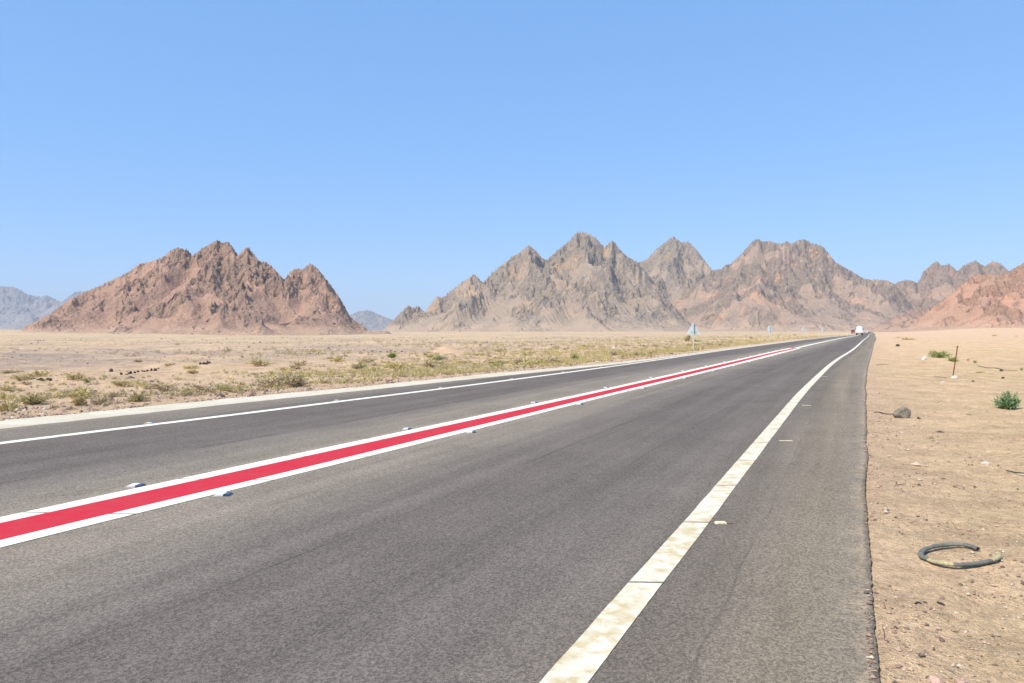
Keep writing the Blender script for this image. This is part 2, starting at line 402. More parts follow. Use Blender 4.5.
# ------------------------------------------------------------ mountains
def hill_mat(name, scree, scree2, rock, rock2, dark, patch, sc=1.0, warm=.5):
    m = M(name, .95, .1)
    ob = m.coord(); rk = m.attr('rock')
    n0 = m.noise(ob, .012 * sc, 5, .6, .4); n1 = m.noise(ob, .06 * sc, 6, .7); n2 = m.noise(ob, .3 * sc, 4, .7)
    sA = m.mix(m.rng(n0, .38, .62), scree, scree2)
    rA = m.mix(m.rng(n1, .35, .65), rock, rock2)
    rA = m.mix(m.rng(n2, .55, .72, 0, .6), rA, dark)
    f = m.math('ADD', rk, m.math('MULTIPLY_ADD', n1, .9, -.45))
    base = m.mix(m.rng(f, .35, .62), sA, rA)
    pm = m.math('MULTIPLY', m.rng(m.noise(m.scale(ob, (1, 1, .8)), .011 * sc, 4, .6, .8), .56, .66), warm)
    base = m.mix(pm, base, patch)
    base = m.mix(1, base, m.ramp(n2, [(.3, .70), (.7, 1.26)]), 'MULTIPLY')
    n3 = m.noise(ob, .75 * sc, 2, .8)
    base = m.mix(1, base, m.ramp(n3, [(.3, .74), (.7, 1.24)]), 'MULTIPLY')
    base = m.mix(m.math('MULTIPLY', m.attr('apron'), .75), base, m.mix(.5, scree, (.60, .43, .29)))      # wash of sand at the foot
    dv = m.noise(m.scale(ob, (1, .8, .8), (.3, .5, 0)), .16 * sc, 4, .7, .8)
    base = m.mix(m.math('MULTIPLY', m.rng(dv, .58, .66), m.rng(rk, .3, .7, .2, .75)), base, dark)
    m.col(base)
    wv = m.n('VectorMath', {0: m.scale(ob, (1, 1, .7), (.2, .35, 0)), 1: m.n('VectorMath', {0: m.n('TexNoise', {'Vector': ob, 'Scale': .05 * sc, 'Detail': 4.}).outputs['Color'], 1: (14 / sc, 14 / sc, 14 / sc)}, operation='MULTIPLY').outputs[0]}, operation='ADD').outputs[0]
    v1 = m.voro(wv, .055 * sc); v2 = m.voro(wv, .14 * sc)                 # jointed blocks
    blocks = m.math('MULTIPLY', m.math('ADD', v1, m.math('MULTIPLY', v2, .55)), m.rng(f, .25, .7, .25, 1.0))
    m.bump(m.math('SUBTRACT', m.math('ADD', n1, m.math('MULTIPLY', n2, .6)), m.math('MULTIPLY', blocks, .9)), .78, 9.0 / sc)
    return m.mat

def smooth1(a, s):
    if s <= 0: return a
    r = int(s * 4) + 1
    k = np.exp(-.5 * (np.arange(-r, r + 1) / s) ** 2); k /= k.sum()
    return np.convolve(np.pad(a, r, mode='edge'), k, 'valid')

def blur2(A, n):
    for _ in range(2):
        for ax in (0, 1):
            B = np.take(A, np.clip(np.arange(-n, A.shape[ax] + n + 1), 0, A.shape[ax] - 1), ax)
            C = np.cumsum(B, ax); m_ = A.shape[ax]
            A = (np.take(C, np.arange(2 * n + 1, m_ + 2 * n + 1), ax) - np.take(C, np.arange(0, m_), ax)) / (2 * n + 1)
    return A

def mountain(name, sky, Y0, mat, label, seed=0, base_row=332.0, k=.85, extra=(), spurs=3, step=.62, wig=.25, rough=1.0, front=1.0, back=.5, rockbias=0., ribs=0., clipx=None, tail=.13, every=9, soft=1.0):
    """height field of a crest, its spurs and its buttresses; the crest runs through the summits seen in the photograph"""
    r = np.random.default_rng(seed)
    sx = np.array([p[0] for p in sky], float); sy = np.array([p[1] for p in sky], float)
    m1 = Y0 / F                                          # metres per picture pixel at the crest
    zb = CAM_H - (base_row - HZ) * m1
    xs = (sx - 512) * m1; hs = (HZ - sy) * m1 + CAM_H - zb
    Hm = hs.max()
    cx = np.arange(xs[0], xs[-1], 3.0 * m1); ch = np.interp(cx, xs, hs)
    cy = Y0 + wig * Hm * (fbm(cx / (Hm * .9), cx * 0 + seed, 3, seed) * 1.0)
    pts = [(x, y, h) for x, y, h in zip(cx, cy, ch)]
    # summits throw spurs down towards the plain
    pk = [i for i in range(1, len(ch) - 1) if ch[i] >= ch[i - 1] and ch[i] > ch[i + 1]] + list(range(3, len(ch), every))
    for i in pk:
        for s in range(spurs):
            a = -math.pi / 2 + r.uniform(-1.0, 1.0) + (0 if s else r.uniform(-.3, .3))
            if s == spurs - 1 and r.random() < .5: a = math.pi / 2 + r.uniform(-.8, .8)
            x, y, h = cx[i], cy[i], ch[i] * r.uniform(.90, .99)
            st = .055 * Hm; slope = r.uniform(.42, .74)
            while h > .10 * Hm:
                pts.append((x, y, h))
                a += r.normal(0, .16); x += math.cos(a) * st; y += math.sin(a) * st
                h -= st * slope * r.uniform(.2, 1.8)
    for (px, py, dy, w) in extra:                        # buttresses seen in front of the crest: pixel, metres in front
        yy = Y0 - dy; x = (px - 512) / F * yy; h = CAM_H + (HZ - py) / F * yy - zb
        pts.append((x, yy, h))
        for s in range(3):
            a = -math.pi / 2 + r.uniform(-.9, .9); x2, y2, h2 = x, yy, h
            while h2 > .1 * h:
                x2 += math.cos(a) * .06 * Hm; y2 += math.sin(a) * .06 * Hm; h2 -= .06 * Hm * r.uniform(.4, 1.0)
                pts.append((x2, y2, h2))
    x0, x1 = xs[0] - .35 * Hm, xs[-1] + .35 * Hm
    if clipx: x0, x1 = max(x0, clipx[0]), min(x1, clipx[1])
    gx = np.arange(x0, x1, step * m1)
    d1 = step * m1 * 1.0
    gy = np.concatenate([np.arange(Y0 - (k * 2.45 * front + wig) * Hm, Y0 + .12 * Hm, d1), np.arange(Y0 + .12 * Hm, Y0 + (k * 2.0 * back + wig) * Hm, d1 * 3)])
    X, Yv = np.meshgrid(gx, gy)
    s = Hm
    wx = X + .075 * s * fbm(X / (.28 * s), Yv / (.28 * s), 5, seed + 1); wy = Yv + .09 * s * fbm(X / (.28 * s), Yv / (.28 * s), 5, seed + 9)
    H = np.full(X.shape, -1e9)
    for (x, y, h) in pts:
        if h < .02 * Hm: continue
        d = np.hypot(wx - x, wy - y)
        c = h * ((1 + tail) * np.exp(-d / (k * h)) - tail)
        np.maximum(H, c, out=H)
    rel = np.clip(H / Hm, 0, 1)
    low = fbm(X / (.35 * s), Yv / (.35 * s), 4, seed + 3)
    rock = sstep(-.25, .4, low * 1.1 + .4 * fbm(X / (.09 * s), Yv / (.09 * s), 3, seed + 2) + (rel - .42) * .75 + rockbias)
    qx = X + .06 * s * fbm(X / (.12 * s), Yv / (.12 * s), 3, seed + 12); qy = Yv + .06 * s * fbm(X / (.12 * s), Yv / (.12 * s), 3, seed + 15)
    det = ridged((qx + .25 * qy) / (.22 * s), qy / (.24 * s), 5, seed + 4) - 1.0
    def billow(x, y, o, sd): return sum(np.abs(perlin(x * 2.1 ** i + 7.7 * i, y * 2.1 ** i, sd + i)) * .55 ** i for i in range(o)) - .35
    det2 = 1.5 * billow((qx - .35 * qy) / (.105 * s), qy / (.12 * s), 4, seed + 5)      # rounded blocks parted by sharp clefts
    fine = 1.6 * billow(qx / (.034 * s), qy / (.040 * s), 3, seed + 6)
    Hs = blur2(H, 7); sc_ = (1 - sstep(.15, .6, rock)) * soft
    H = H * (1 - .7 * sc_) + Hs * .7 * sc_
    amp = s * rough * np.clip(rel * 4, 0, 1)
    H = H + amp * (det * (.010 + .026 * rock) + det2 * (.003 + .024 * rock) + fine * (.0016 + .0085 * rock))
    if ribs:
        rb = ridged((X + .35 * Yv) / (.035 * s), Yv / (.5 * s), 3, seed + 7) - .9
        H = H + amp * ribs * rb * .022 * sstep(-.1, .35, fbm(X / (.5 * s), Yv / (.5 * s), 2, seed + 8))
    # bring the crest to the surveyed heights
    col = np.clip(np.round((X / Yv * F + 512) * 2).astype(int), int(sx[0] * 2) - 40, int(sx[-1] * 2) + 40)
    lo = int(sx[0] * 2) - 40; n = int(sx[-1] * 2) + 41 - lo
    tgt = np.interp((np.arange(n) + lo) / 2, sx, sy)
    for it in range(5):
        row = (H + zb - CAM_H) / Yv * F
        mx = np.full(n, -1e9); np.maximum.at(mx, (col - lo).ravel(), row.ravel())
        ok = (mx > 1.5) & (tgt < HZ - 1.5)
        want = np.maximum(HZ - tgt, 1.0); ratio = np.where(mx > .5, want / np.maximum(mx, 1.0), 1.0); ratio = np.where(ok, ratio, np.minimum(ratio, 1.0))
        ratio = smooth1(np.clip(ratio, .2, 1.7), [16, 7, 4, 2.5, 2][it])
        c = ratio[col - lo]
        if it: c = 1 + (c - 1) * sstep(.45, .97, row / np.maximum(mx[col - lo], 1.0))      # below the crest only the broad correction
        H = np.where(H > 0, H * c, H)
    e_ = np.minimum(X - x0, x1 - X) / s
    if not clipx: H = H - (1 - sstep(.0, .2, e_)) * .15 * s
    Zv = zb + np.where(H > 0, H, H * .15) - .004 * s
    me = from_arrays(name, np.stack([X, Yv, Zv], -1).reshape(-1, 3), grid_faces(*X.shape), False)
    attr(me, 'rock', rock); attr(me, 'apron', 1 - sstep(.02, .13, H / Hm + .05 * fbm(X / (.15 * s), Yv / (.15 * s), 4, seed + 30)))
    me.polygons.foreach_set('use_smooth', np.full(len(me.polygons), True))
    o = link(name, me, mat)
    return tag(o, label, 'mountain', kind='structure')

LEFT = [(20, 329), (32.8, 322), (50.4, 313.4), (65.6, 302.2), (72.7, 297.5), (91.4, 288.8), (100, 285.6), (120, 275.9), (129.8, 271), (138.7, 263.8), (151.5, 261), (162.8, 256.6), (170.9, 250), (177.3, 247), (187, 250), (192.6, 255.5), (201.5, 248.5), (217.4, 239.6), (223, 243), (227.6, 241), (233, 246.7), (237.8, 255), (247, 246.3), (254.5, 254), (258.6, 260.6), (265.7, 261.5), (271.2, 265.3), (284.2, 279.2), (289.8, 271.8), (296.3, 268), (302.8, 269), (310.2, 263), (317.6, 268), (328.8, 282), (339.9, 297.7), (350, 316.3), (364, 327.4), (373.3, 333)]
MIDA = [(378, 333), (383.4, 329.4), (396.8, 316), (407.8, 305), (413.7, 307.5), (417.9, 305.8), (424.6, 311.7), (430.5, 304), (437.3, 295.7), (443, 297.4), (450.7, 290.7), (464.2, 280.6), (474.3, 273.8), (482.7, 282.3), (491, 273.8), (504.6, 262), (511.4, 259.5), (528.2, 244.7), (536, 250.3), (541.9, 257.8), (547, 259.5), (557, 250.3), (570.5, 239.3), (577.3, 231.2), (587.4, 232.6), (595.8, 237.6), (604.2, 246.9), (612.6, 239.7), (619.4, 248.6), (626, 255.3), (636.2, 261.2), (648, 274), (665, 296), (685, 318), (700, 332)]
MIDB = [(600, 322), (620, 290), (636.2, 262.5), (646.3, 259.5), (654.7, 250.3), (671.6, 237.1), (674, 236.8), (681, 242), (688.2, 241.3), (697, 249.3), (705, 260.6), (711.6, 269), (725, 288), (745, 312), (760, 330)]
MIDC = [(640, 331), (665, 312), (690, 290), (705, 276), (714, 269.5), (721.2, 268.7), (726.9, 263.5), (729.3, 264.6), (740.6, 254.2), (753.5, 240), (758.3, 238.9), (763, 241.3), (769.6, 240.5), (776, 242.9), (782.5, 243.7), (785.7, 240.5), (791.3, 243.7), (797.7, 240.5), (804.2, 238.9), (812.2, 243.7), (821.9, 245.3), (828.3, 252.6), (834.8, 261.4), (847.7, 268.7), (863.8, 278.3), (870.2, 279.1), (881.5, 279.6), (888, 280.3), (894.4, 284), (905, 296), (918, 314), (930, 330)]
RIDGE = [(845, 330), (865, 312), (882, 293), (894, 284.5), (898.3, 281.6), (906.7, 279.5), (918, 282.3), (923.6, 271), (932, 264), (936.3, 260.5), (941.9, 265.5), (948.9, 263.8), (957.4, 271), (963, 265.5), (975.6, 260), (984, 266.2), (992.5, 261.3), (999.5, 262.7), (1009.4, 271), (1025, 276), (1045, 262), (1075, 270), (1100, 290), (1130, 330)]
RED = [(902, 330), (908, 327), (922, 316), (936, 305), (954.5, 290.8), (966, 281), (973, 276), (985, 274), (996, 275.5), (1006, 274), (1012, 269), (1018, 266), (1024, 262.7), (1040, 252), (1056, 246), (1072, 255), (1100, 270), (1140, 295), (1190, 330)]
FARL = [(-60, 300), (-20, 290), (0, 286), (15, 287), (25, 293), (33, 295.5), (40, 297), (47, 295), (55, 299), (61, 302), (68, 297), (75, 291.7), (90, 291), (120, 300), (170, 320), (190, 331)]
FARM = [(325, 330), (340, 321), (352.9, 313.5), (360, 311), (367.7, 309.8), (372, 311.4), (378.9, 314.4), (392.8, 320), (410, 326), (420, 331)]

h_left = hill_mat('left_hill_rock', (0.447, 0.279, 0.199), (0.378, 0.241, 0.177), (0.391, 0.255, 0.185), (0.289, 0.199, 0.154), (0.117, 0.089, 0.078), (0.508, 0.314, 0.207), 2.4, .5)
h_mid = hill_mat('grey_mountain_rock', (0.412, 0.308, 0.221), (0.343, 0.265, 0.201), (0.358, 0.276, 0.205), (0.281, 0.227, 0.177), (0.123, 0.108, 0.096), (0.522, 0.351, 0.214), 1.0, .6)
h_midc = hill_mat('brown_mountain_rock', (0.453, 0.310, 0.217), (0.364, 0.264, 0.198), (0.343, 0.251, 0.185), (0.275, 0.211, 0.165), (0.144, 0.119, 0.102), (0.591, 0.342, 0.211), 1.0, .8)
h_ridge = hill_mat('tan_ridge_rock', (0.438, 0.295, 0.208), (0.365, 0.261, 0.189), (0.365, 0.255, 0.184), (0.292, 0.214, 0.164), (0.138, 0.110, 0.095), (0.584, 0.322, 0.189), 1.0, .6)
h_red = hill_mat('red_hill_rock', (0.538, 0.305, 0.200), (0.425, 0.264, 0.181), (0.467, 0.271, 0.181), (0.340, 0.210, 0.148), (0.142, 0.101, 0.083), (0.637, 0.326, 0.193), 1.7, .8)
h_far = hill_mat('far_mountain_rock', (.36, .29, .24), (.31, .26, .22), (.30, .25, .21), (.26, .22, .19), (.18, .16, .15), (.38, .29, .23), .4, .3)

mountain('rocky_hill', LEFT, 860, h_left, 'reddish brown rocky hill standing alone on the left of the plain', 11, 336, .80, [(262, 300, 75, 0), (235, 285, 70, 0), (150, 285, 60, 0), (190, 280, 70, 0), (310, 285, 35, 0), (258, 318, 150, 0)], rockbias=-.04, tail=.11, every=16)
mountain('rocky_mountain', MIDA, 2500, h_mid, 'grey jagged mountain with the highest summit, left of centre', 25, 332.4, .80, [(460, 300, 180, 0), (590, 300, 230, 0), (640, 305, 230, 0), (575, 280, 150, 0), (520, 290, 150, 0)], rockbias=.12, ribs=1., every=12)
mountain('rocky_mountain', MIDB, 3200, h_mid, 'grey brown twin-topped peak between the two larger mountains', 37, 332, .80, rockbias=.15)
mountain('rocky_mountain', MIDC, 2750, h_midc, 'broad brown mountain with a long flat jagged crest behind the lorry', 43, 332.2, .85, [(790, 290, 220, 0), (740, 295, 200, 0), (850, 300, 200, 0), (700, 305, 160, 0), (880, 300, 150, 0)], rockbias=.12, ribs=.4)
mountain('rocky_mountain', RIDGE, 3000, h_ridge, 'tan saw-toothed ridge rising behind the red slope at right', 59, 331, .7, [(910, 300, 200, 0), (935, 285, 120, 0)], rockbias=.2, clipx=(1100, 2600))
mountain('rocky_hill', RED, 1350, h_red, 'red rocky hillside cut off by the right edge of the picture', 61, 329.5, .85, [(985, 295, 60, 0), (1010, 290, 70, 0), (1000, 300, 110, 0)], rockbias=.12, every=12, rough=1.1)
FOOT = [(868, 331), (878, 325), (892, 318), (905, 312), (915, 308), (925, 306.5), (938, 308), (950, 313), (965, 320), (985, 330)]
h_foot = hill_mat('pink_foothill', (0.454, 0.286, 0.206), (0.389, 0.249, 0.180), (0.367, 0.239, 0.170), (0.292, 0.201, 0.154), (0.130, 0.095, 0.082), (0.497, 0.307, 0.206), 1.4, .5)
mountain('foothill', FOOT, 1900, h_foot, 'low pinkish foothill in front of the tan ridge', 95, 330.5, .9, rockbias=-.05)
mountain('distant_mountain', FARL, 10500, h_far, 'blue hazy mountain range far behind the reddish hill', 71, 333, .9, [(30, 308, 900, 0)], rockbias=-.1, tail=.1)
mountain('distant_mountain', FARM, 10500, h_far, 'blue hazy peak far off in the gap between the two hills', 83, 332.5, .9, rockbias=.2)

# ------------------------------------------------------------ mesh helpers for things
def bm_obj(name, bm, mat, parent=None, loc=None, smooth=False):
    me = bpy.data.meshes.new(name); bm.normal_update()
    if smooth:
        for f in bm.faces: f.smooth = True
    bm.to_mesh(me); bm.free()
    return link(name, me, mat, parent, loc)

def box(bm, c, s, bev=0.0, rot=None):
    t = bmesh.new(); bmesh.ops.create_cube(t, size=1)
    bmesh.ops.scale(t, vec=s, verts=t.verts)
    if bev: bmesh.ops.bevel(t, geom=list(t.edges), offset=bev, segments=2, affect='EDGES', profile=.6)
    if rot is not None: bmesh.ops.rotate(t, matrix=rot.to_matrix(), verts=t.verts)
    bmesh.ops.translate(t, vec=c, verts=t.verts)
    me = bpy.data.meshes.new('t'); t.to_mesh(me); t.free(); bm.from_mesh(me); bpy.data.meshes.remove(me)
    return bm

def tube(bm, pts, rad, seg=8, cap=True, squash=1.0):
    """sweep a round section along points"""
    pts = [Vector(p) for p in pts]; rings = []
    up = Vector((0, 0, 1))
    for i, p in enumerate(pts):
        d = (pts[min(i + 1, len(pts) - 1)] - pts[max(i - 1, 0)]).normalized()
        u = up if abs(d.dot(up)) < .95 else Vector((0, 1, 0))
        a = d.cross(u).normalized(); b = a.cross(d).normalized()
        r = rad[i] if hasattr(rad, '__len__') else rad
        rings.append([bm.verts.new(p + a * (math.cos(2 * math.pi * k / seg) * r) + b * (math.sin(2 * math.pi * k / seg) * r * squash)) for k in range(seg)])
    fs = []
    for i in range(len(rings) - 1):
        for k in range(seg):
            fs.append(bm.faces.new((rings[i][k], rings[i][(k + 1) % seg], rings[i + 1][(k + 1) % seg], rings[i + 1][k])))
    if cap:
        bm.faces.new(rings[0][::-1]); bm.faces.new(rings[-1])
    return fs

def prism(bm, outline, y0, y1):
    """closed outline in x,z extruded along y"""
    a = [bm.verts.new((x, y0, z)) for x, z in outline]; b = [bm.verts.new((x, y1, z)) for x, z in outline]
    n = len(a)
    bm.faces.new(a); bm.faces.new(b[::-1])
    for i in range(n): bm.faces.new((a[i], b[i], b[(i + 1) % n], a[(i + 1) % n]))
    bmesh.ops.recalc_face_normals(bm, faces=bm.faces)

def rock_bm(size, seed, sub=3, amp=.35, flat=.3, freq=1.3, facets=11):
    """broken stone: a noisy ball cut by random planes, base buried"""
    r = random.Random(seed); bm = bmesh.new()
    bmesh.ops.create_icosphere(bm, subdivisions=sub, radius=1)
    pl = []
    for _ in range(facets):
        n = Vector((r.gauss(0, 1), r.gauss(0, 1), r.gauss(0, .8))).normalized(); pl.append((n, r.uniform(.42, .78)))
    off = Vector((r.uniform(-50, 50), r.uniform(-50, 50), r.uniform(-50, 50)))
    for v in bm.verts:
        p = v.co.copy()
        for n, d in pl:
            e = p.dot(n) - d
            if e > 0: p -= n * e * .97
        p *= 1 + amp * .3 * mnoise.fractal(p * freq + off, 1.0, 2.0, 4)
        if p.z < -flat: p.z = -flat + (p.z + flat) * .2
        v.co = Vector((p.x * size[0] / 2, p.y * size[1] / 2, (p.z + flat) * size[2] / (1 + flat) - .012 * size[2]))
    return bm

def foliage_mesh(name, n, rad, h, leaf, seed, spread=1.0, droop=.15, sub=3, flat=.55):
    """a bush of thin twigs carrying narrow leaves through its volume"""
    r = np.random.default_rng(seed); V = []; Fc = []
    nt = max(6, n // (sub * 5))
    az = r.uniform(0, 2 * np.pi, nt); el = np.arccos(r.uniform(.02, 1, nt)) * spread
    L = r.uniform(.48, 1.05, nt) * (1 + .2 * np.sin(az * 2 + seed)) * (1 - .22 * np.cos(el) ** 3)
    tx = np.cos(az) * np.sin(el) * rad * L; ty = np.sin(az) * np.sin(el) * rad * L; tz = (.15 + .85 * np.cos(el)) * h * L
    tw = r.integers(0, nt, n); t = r.uniform(.25, 1.0, n) ** .7
    j = .075 * rad
    base = np.stack([tx[tw] * t, ty[tw] * t, tz[tw] * (t - droop * t * t + droop * .3)], -1) + r.normal(0, j, (n, 3)) * np.array([1, 1, .6])
    base[:, 2] = np.maximum(base[:, 2], .01)
    d = np.stack([tx[tw], ty[tw], tz[tw] * 1.1], -1); d /= np.linalg.norm(d, axis=1)[:, None] + 1e-6
    d = d + r.normal(0, .55, (n, 3)); d /= np.linalg.norm(d, axis=1)[:, None]
    s = np.cross(d, r.normal(0, 1, (n, 3))); s /= np.linalg.norm(s, axis=1)[:, None] + 1e-6
    ln = leaf * r.uniform(.6, 1.4, n)[:, None]; wd = ln * .16
    a = base - d * ln * .1; m = base + d * ln * .5; e = base + d * ln
    V = np.stack([a, m + s * wd, e, m - s * wd], 1).reshape(-1, 3)
    q = .012 * rad + .003; z0 = np.zeros(nt)          # twigs, all springing from one root
    tb = np.stack([np.stack([z0 - q, z0, z0 - .02], -1), np.stack([z0 + q, z0, z0 - .02], -1), np.stack([tx, ty, tz], -1) * .55 + np.array([q * .6, 0, .06 * h]), np.stack([tx, ty, tz], -1) * .98], 1).reshape(-1, 3)
    V = np.concatenate([V, tb]); n += nt
    return from_arrays(name, V, np.arange(4 * n).reshape(-1, 4)), np.stack([tx, ty, tz], -1)

def leaf_mat(name, c1, c2, c3):
    m = M(name, .8, .15)
    ob = m.n('NewGeometry').outputs['Position']
    rnd = m.n('NewGeometry').outputs['Random Per Island']
    b = m.ramp(rnd, [(0, c1), (.5, c2), (1, c3)])
    b = m.mix(m.rng(m.noise(ob, 2.5, 3), .4, .65, 0, .55), b, c3)
    m.col(b); return m.mat
ML_OLIVE = leaf_mat('olive_leaf', (.36, .31, .135), (.47, .40, .19), (.54, .44, .24))
ML_GREEN = leaf_mat('green_leaf', (.19, .25, .065), (.27, .33, .10), (.37, .38, .15))
ML_DEEP = leaf_mat('deep_green_leaf', (.12, .20, .085), (.18, .28, .12), (.27, .35, .18))
ML_YELL = leaf_mat('yellow_leaf', (.41, .335, .115), (.51, .425, .17), (.57, .46, .23))
ML_DRY = leaf_mat('dry_leaf', (.36, .27, .15), (.45, .345, .20), (.50, .40, .25))
M_TWIG = simple('dry_twig', (.30, .22, .14), .9, .3, 20)

# ------------------------------------------------------------ loose stones and pebbles
M_STONE = M('loose_stone', .95, .15); _r = M_STONE.n('NewGeometry').outputs['Random Per Island']
_c = M_STONE.ramp(_r, [(0, (.10, .08, .07)), (.3, (.24, .165, .125)), (.6, (.40, .25, .18)), (.88, (.48, .37, .26)), (1, (.58, .49, .38))])
M_STONE.col(M_STONE.mix(1, _c, M_STONE.ramp(M_STONE.noise(M_STONE.coord(), 30, 4), [(.3, .8), (.7, 1.15)]), 'MULTIPLY')); M_STONE = M_STONE.mat
M_DKST = M('dark_gravel', .95, .15); _r = M_DKST.n('NewGeometry').outputs['Random Per Island']
M_DKST.col(M_DKST.ramp(_r, [(0, (.15, .12, .105)), (.4, (.26, .20, .165)), (.8, (.37, .275, .21)), (1, (.46, .36, .26))])); M_DKST = M_DKST.mat

_oct = np.array([[1, 0, 0], [.3, .95, 0], [-.85, .5, 0], [-.8, -.6, 0], [.35, -.9, 0], [.1, .1, .75], [0, 0, -.6]], float)
_of = np.array([[0, 1, 5], [1, 2, 5], [2, 3, 5], [3, 4, 5], [4, 0, 5]])
def stones_mesh(name, X, Y, size, seed):
    r = np.random.default_rng(seed); n = len(X)
    Z = ground_z(X, Y); Z = np.where(edge_dist(X, Y)[0] < .005, .003, Z)
    a = r.uniform(0, 2 * np.pi, n); c, s = np.cos(a), np.sin(a)
    T = np.repeat(_oct[None], n, 0) * r.uniform(.6, 1.25, (n, len(_oct), 3))
    T[:, :, 1] *= r.uniform(.5, 1, n)[:, None]; T[:, :, 2] *= r.uniform(.5, 1.1, n)[:, None]
    x = (T[:, :, 0] * c[:, None] - T[:, :, 1] * s[:, None]) * size[:, None] / 2 + X[:, None]
    y = (T[:, :, 0] * s[:, None] + T[:, :, 1] * c[:, None]) * size[:, None] / 2 + Y[:, None]
    z = (T[:, :, 2] * size[:, None]) / 2 + Z[:, None] + .10 * size[:, None]
    Fc = (_of[None] + (np.arange(n) * len(_oct))[:, None, None]).reshape(-1, 3)
    return from_arrays(name, np.stack([x, y, z], -1).reshape(-1, 3), Fc)

def scatter(n, zr, dr, right, seed, power=1.0, clump=None, grassy=False):
    """random ground points by distance along the road and metres off the pavement"""
    r = np.random.default_rng(seed)
    Y = zr[0] * (zr[1] / zr[0]) ** (r.uniform(0, 1, n) ** power)
    d = dr[0] + (dr[1] - dr[0]) * r.uniform(0, 1, n) ** 1.4
    W = T_edge(Y) + d if right else T_conc(Y) - d
    X = XW(Y, W)
    keep = (np.abs(X / Y + 0.0) < .80) | (Y < 3)
    if clump is not None:
        f, th = clump
        bias = 0 if right else np.interp(512 + F * X / Y, [150, 260, 340], [.22, .06, -.22])     # the scrub is thin at the left, thick further up the road
        keep &= (fbm(X * f, Y * f * .6, 3, seed) + r.normal(0, .15, n)) > th + (bias if grassy else 0)
    return X[keep], Y[keep]

X, Y = scatter(30000, (1.8, 18), (-.035, 6), True, 101, 1.0, (.9, -.15))
sz = np.clip(np.random.default_rng(1).lognormal(math.log(.0115), .6, len(X)), 0, .045)
tag(link('pebbles', stones_mesh('pebbles', X, Y, sz, 5), M_STONE), 'small pebbles strewn over the sandy right shoulder', 'pebbles', kind='stuff')
X, Y = scatter(5000, (8, 90), (.1, 26), True, 103, 1.0, (.35, 0))
sz = np.random.default_rng(2).lognormal(math.log(.032), .5, len(X))
tag(link('pebbles', stones_mesh('pebbles', X, Y, sz, 6), M_STONE), 'stones scattered over the sand right of the road', 'pebbles', kind='stuff')
X, Y = scatter(14000, (9, 60), (.1, 5), False, 105, 1.0, (.7, -.25))
sz = np.random.default_rng(3).lognormal(math.log(.05), .5, len(X))
tag(link('gravel', stones_mesh('gravel', X, Y, sz, 7), M_STONE), 'reddish gravel beside the pale concrete strip', 'gravel', kind='stuff')
X, Y = scatter(46000, (16, 260), (7, 170), False, 107, .8, (.06, -.12))
sz = np.random.default_rng(4).lognormal(math.log(.105), .5, len(X)) * np.clip(Y / 60, .55, 1.6)
tag(link('gravel', stones_mesh('gravel', X, Y, sz, 8), M_DKST), 'dark gravel covering the plain in front of the reddish hill', 'gravel', kind='stuff')

# ------------------------------------------------------------ dry grass of the scrub band
def grass_mesh(name, X, Y, h, seed, nb=26):
    r = np.random.default_rng(seed); n = len(X); Z = ground_z(X, Y)
    az = r.uniform(0, 2 * np.pi, (n, nb)); tilt = r.uniform(.05, 1.1, (n, nb)); L = h[:, None] * r.uniform(.5, 1.15, (n, nb))
    br = h[:, None] * .55 * np.sqrt(r.uniform(0, 1, (n, nb))); ba = r.uniform(0, 2 * np.pi, (n, nb))
    bx = X[:, None] + br * np.cos(ba); by = Y[:, None] + br * np.sin(ba); bz = Z[:, None] + 0 * br
    dx = np.cos(az) * np.sin(tilt) * L; dy = np.sin(az) * np.sin(tilt) * L; dz = np.cos(tilt) * L
    w = np.maximum(.012, .05 * h)[:, None] * r.uniform(.6, 1.3, (n, nb)); sa = r.uniform(0, 2 * np.pi, (n, nb))
    p0 = np.stack([bx - w * np.cos(sa), by - w * np.sin(sa), bz], -1); p1 = np.stack([bx + w * np.cos(sa), by + w * np.sin(sa), bz], -1)
    p2 = np.stack([bx + dx, by + dy, bz + dz], -1)
    V = np.stack([p0, p1, p2], 2).reshape(-1, 3)
    return from_arrays(name, V, np.arange(len(V)).reshape(-1, 3))
def grass(n, zr, dr, hh, seed, mat, label, clump):
    X, Y = scatter(n, zr, dr, False, seed, 1.0, clump, True)
    h = np.random.default_rng(seed).lognormal(math.log(hh), .35, len(X))
    tag(link('dry_grass', grass_mesh('dry_grass', X, Y, h, seed), mat), label, 'grass', kind='stuff')
grass(4200, (22, 75), (1.6, 15), .125, 201, ML_YELL, 'yellow dry grass in the scrub band beyond the road', (.16, .10))
grass(3000, (20, 85), (1.4, 18), .115, 203, ML_OLIVE, 'olive dry grass in the scrub band beyond the road', (.13, .16))
grass(3000, (15, 120), (1.2, 40), .10, 205, ML_DRY, 'straw coloured tufts thinning out over the plain', (.1, .05))
grass(5200, (60, 330), (1.5, 45), .22, 207, ML_YELL, 'yellow grass far along the left side of the road', (.05, .0))
grass(3200, (60, 330), (2, 80), .22, 209, ML_DRY, 'straw coloured grass far along the left side of the road', (.05, .0))

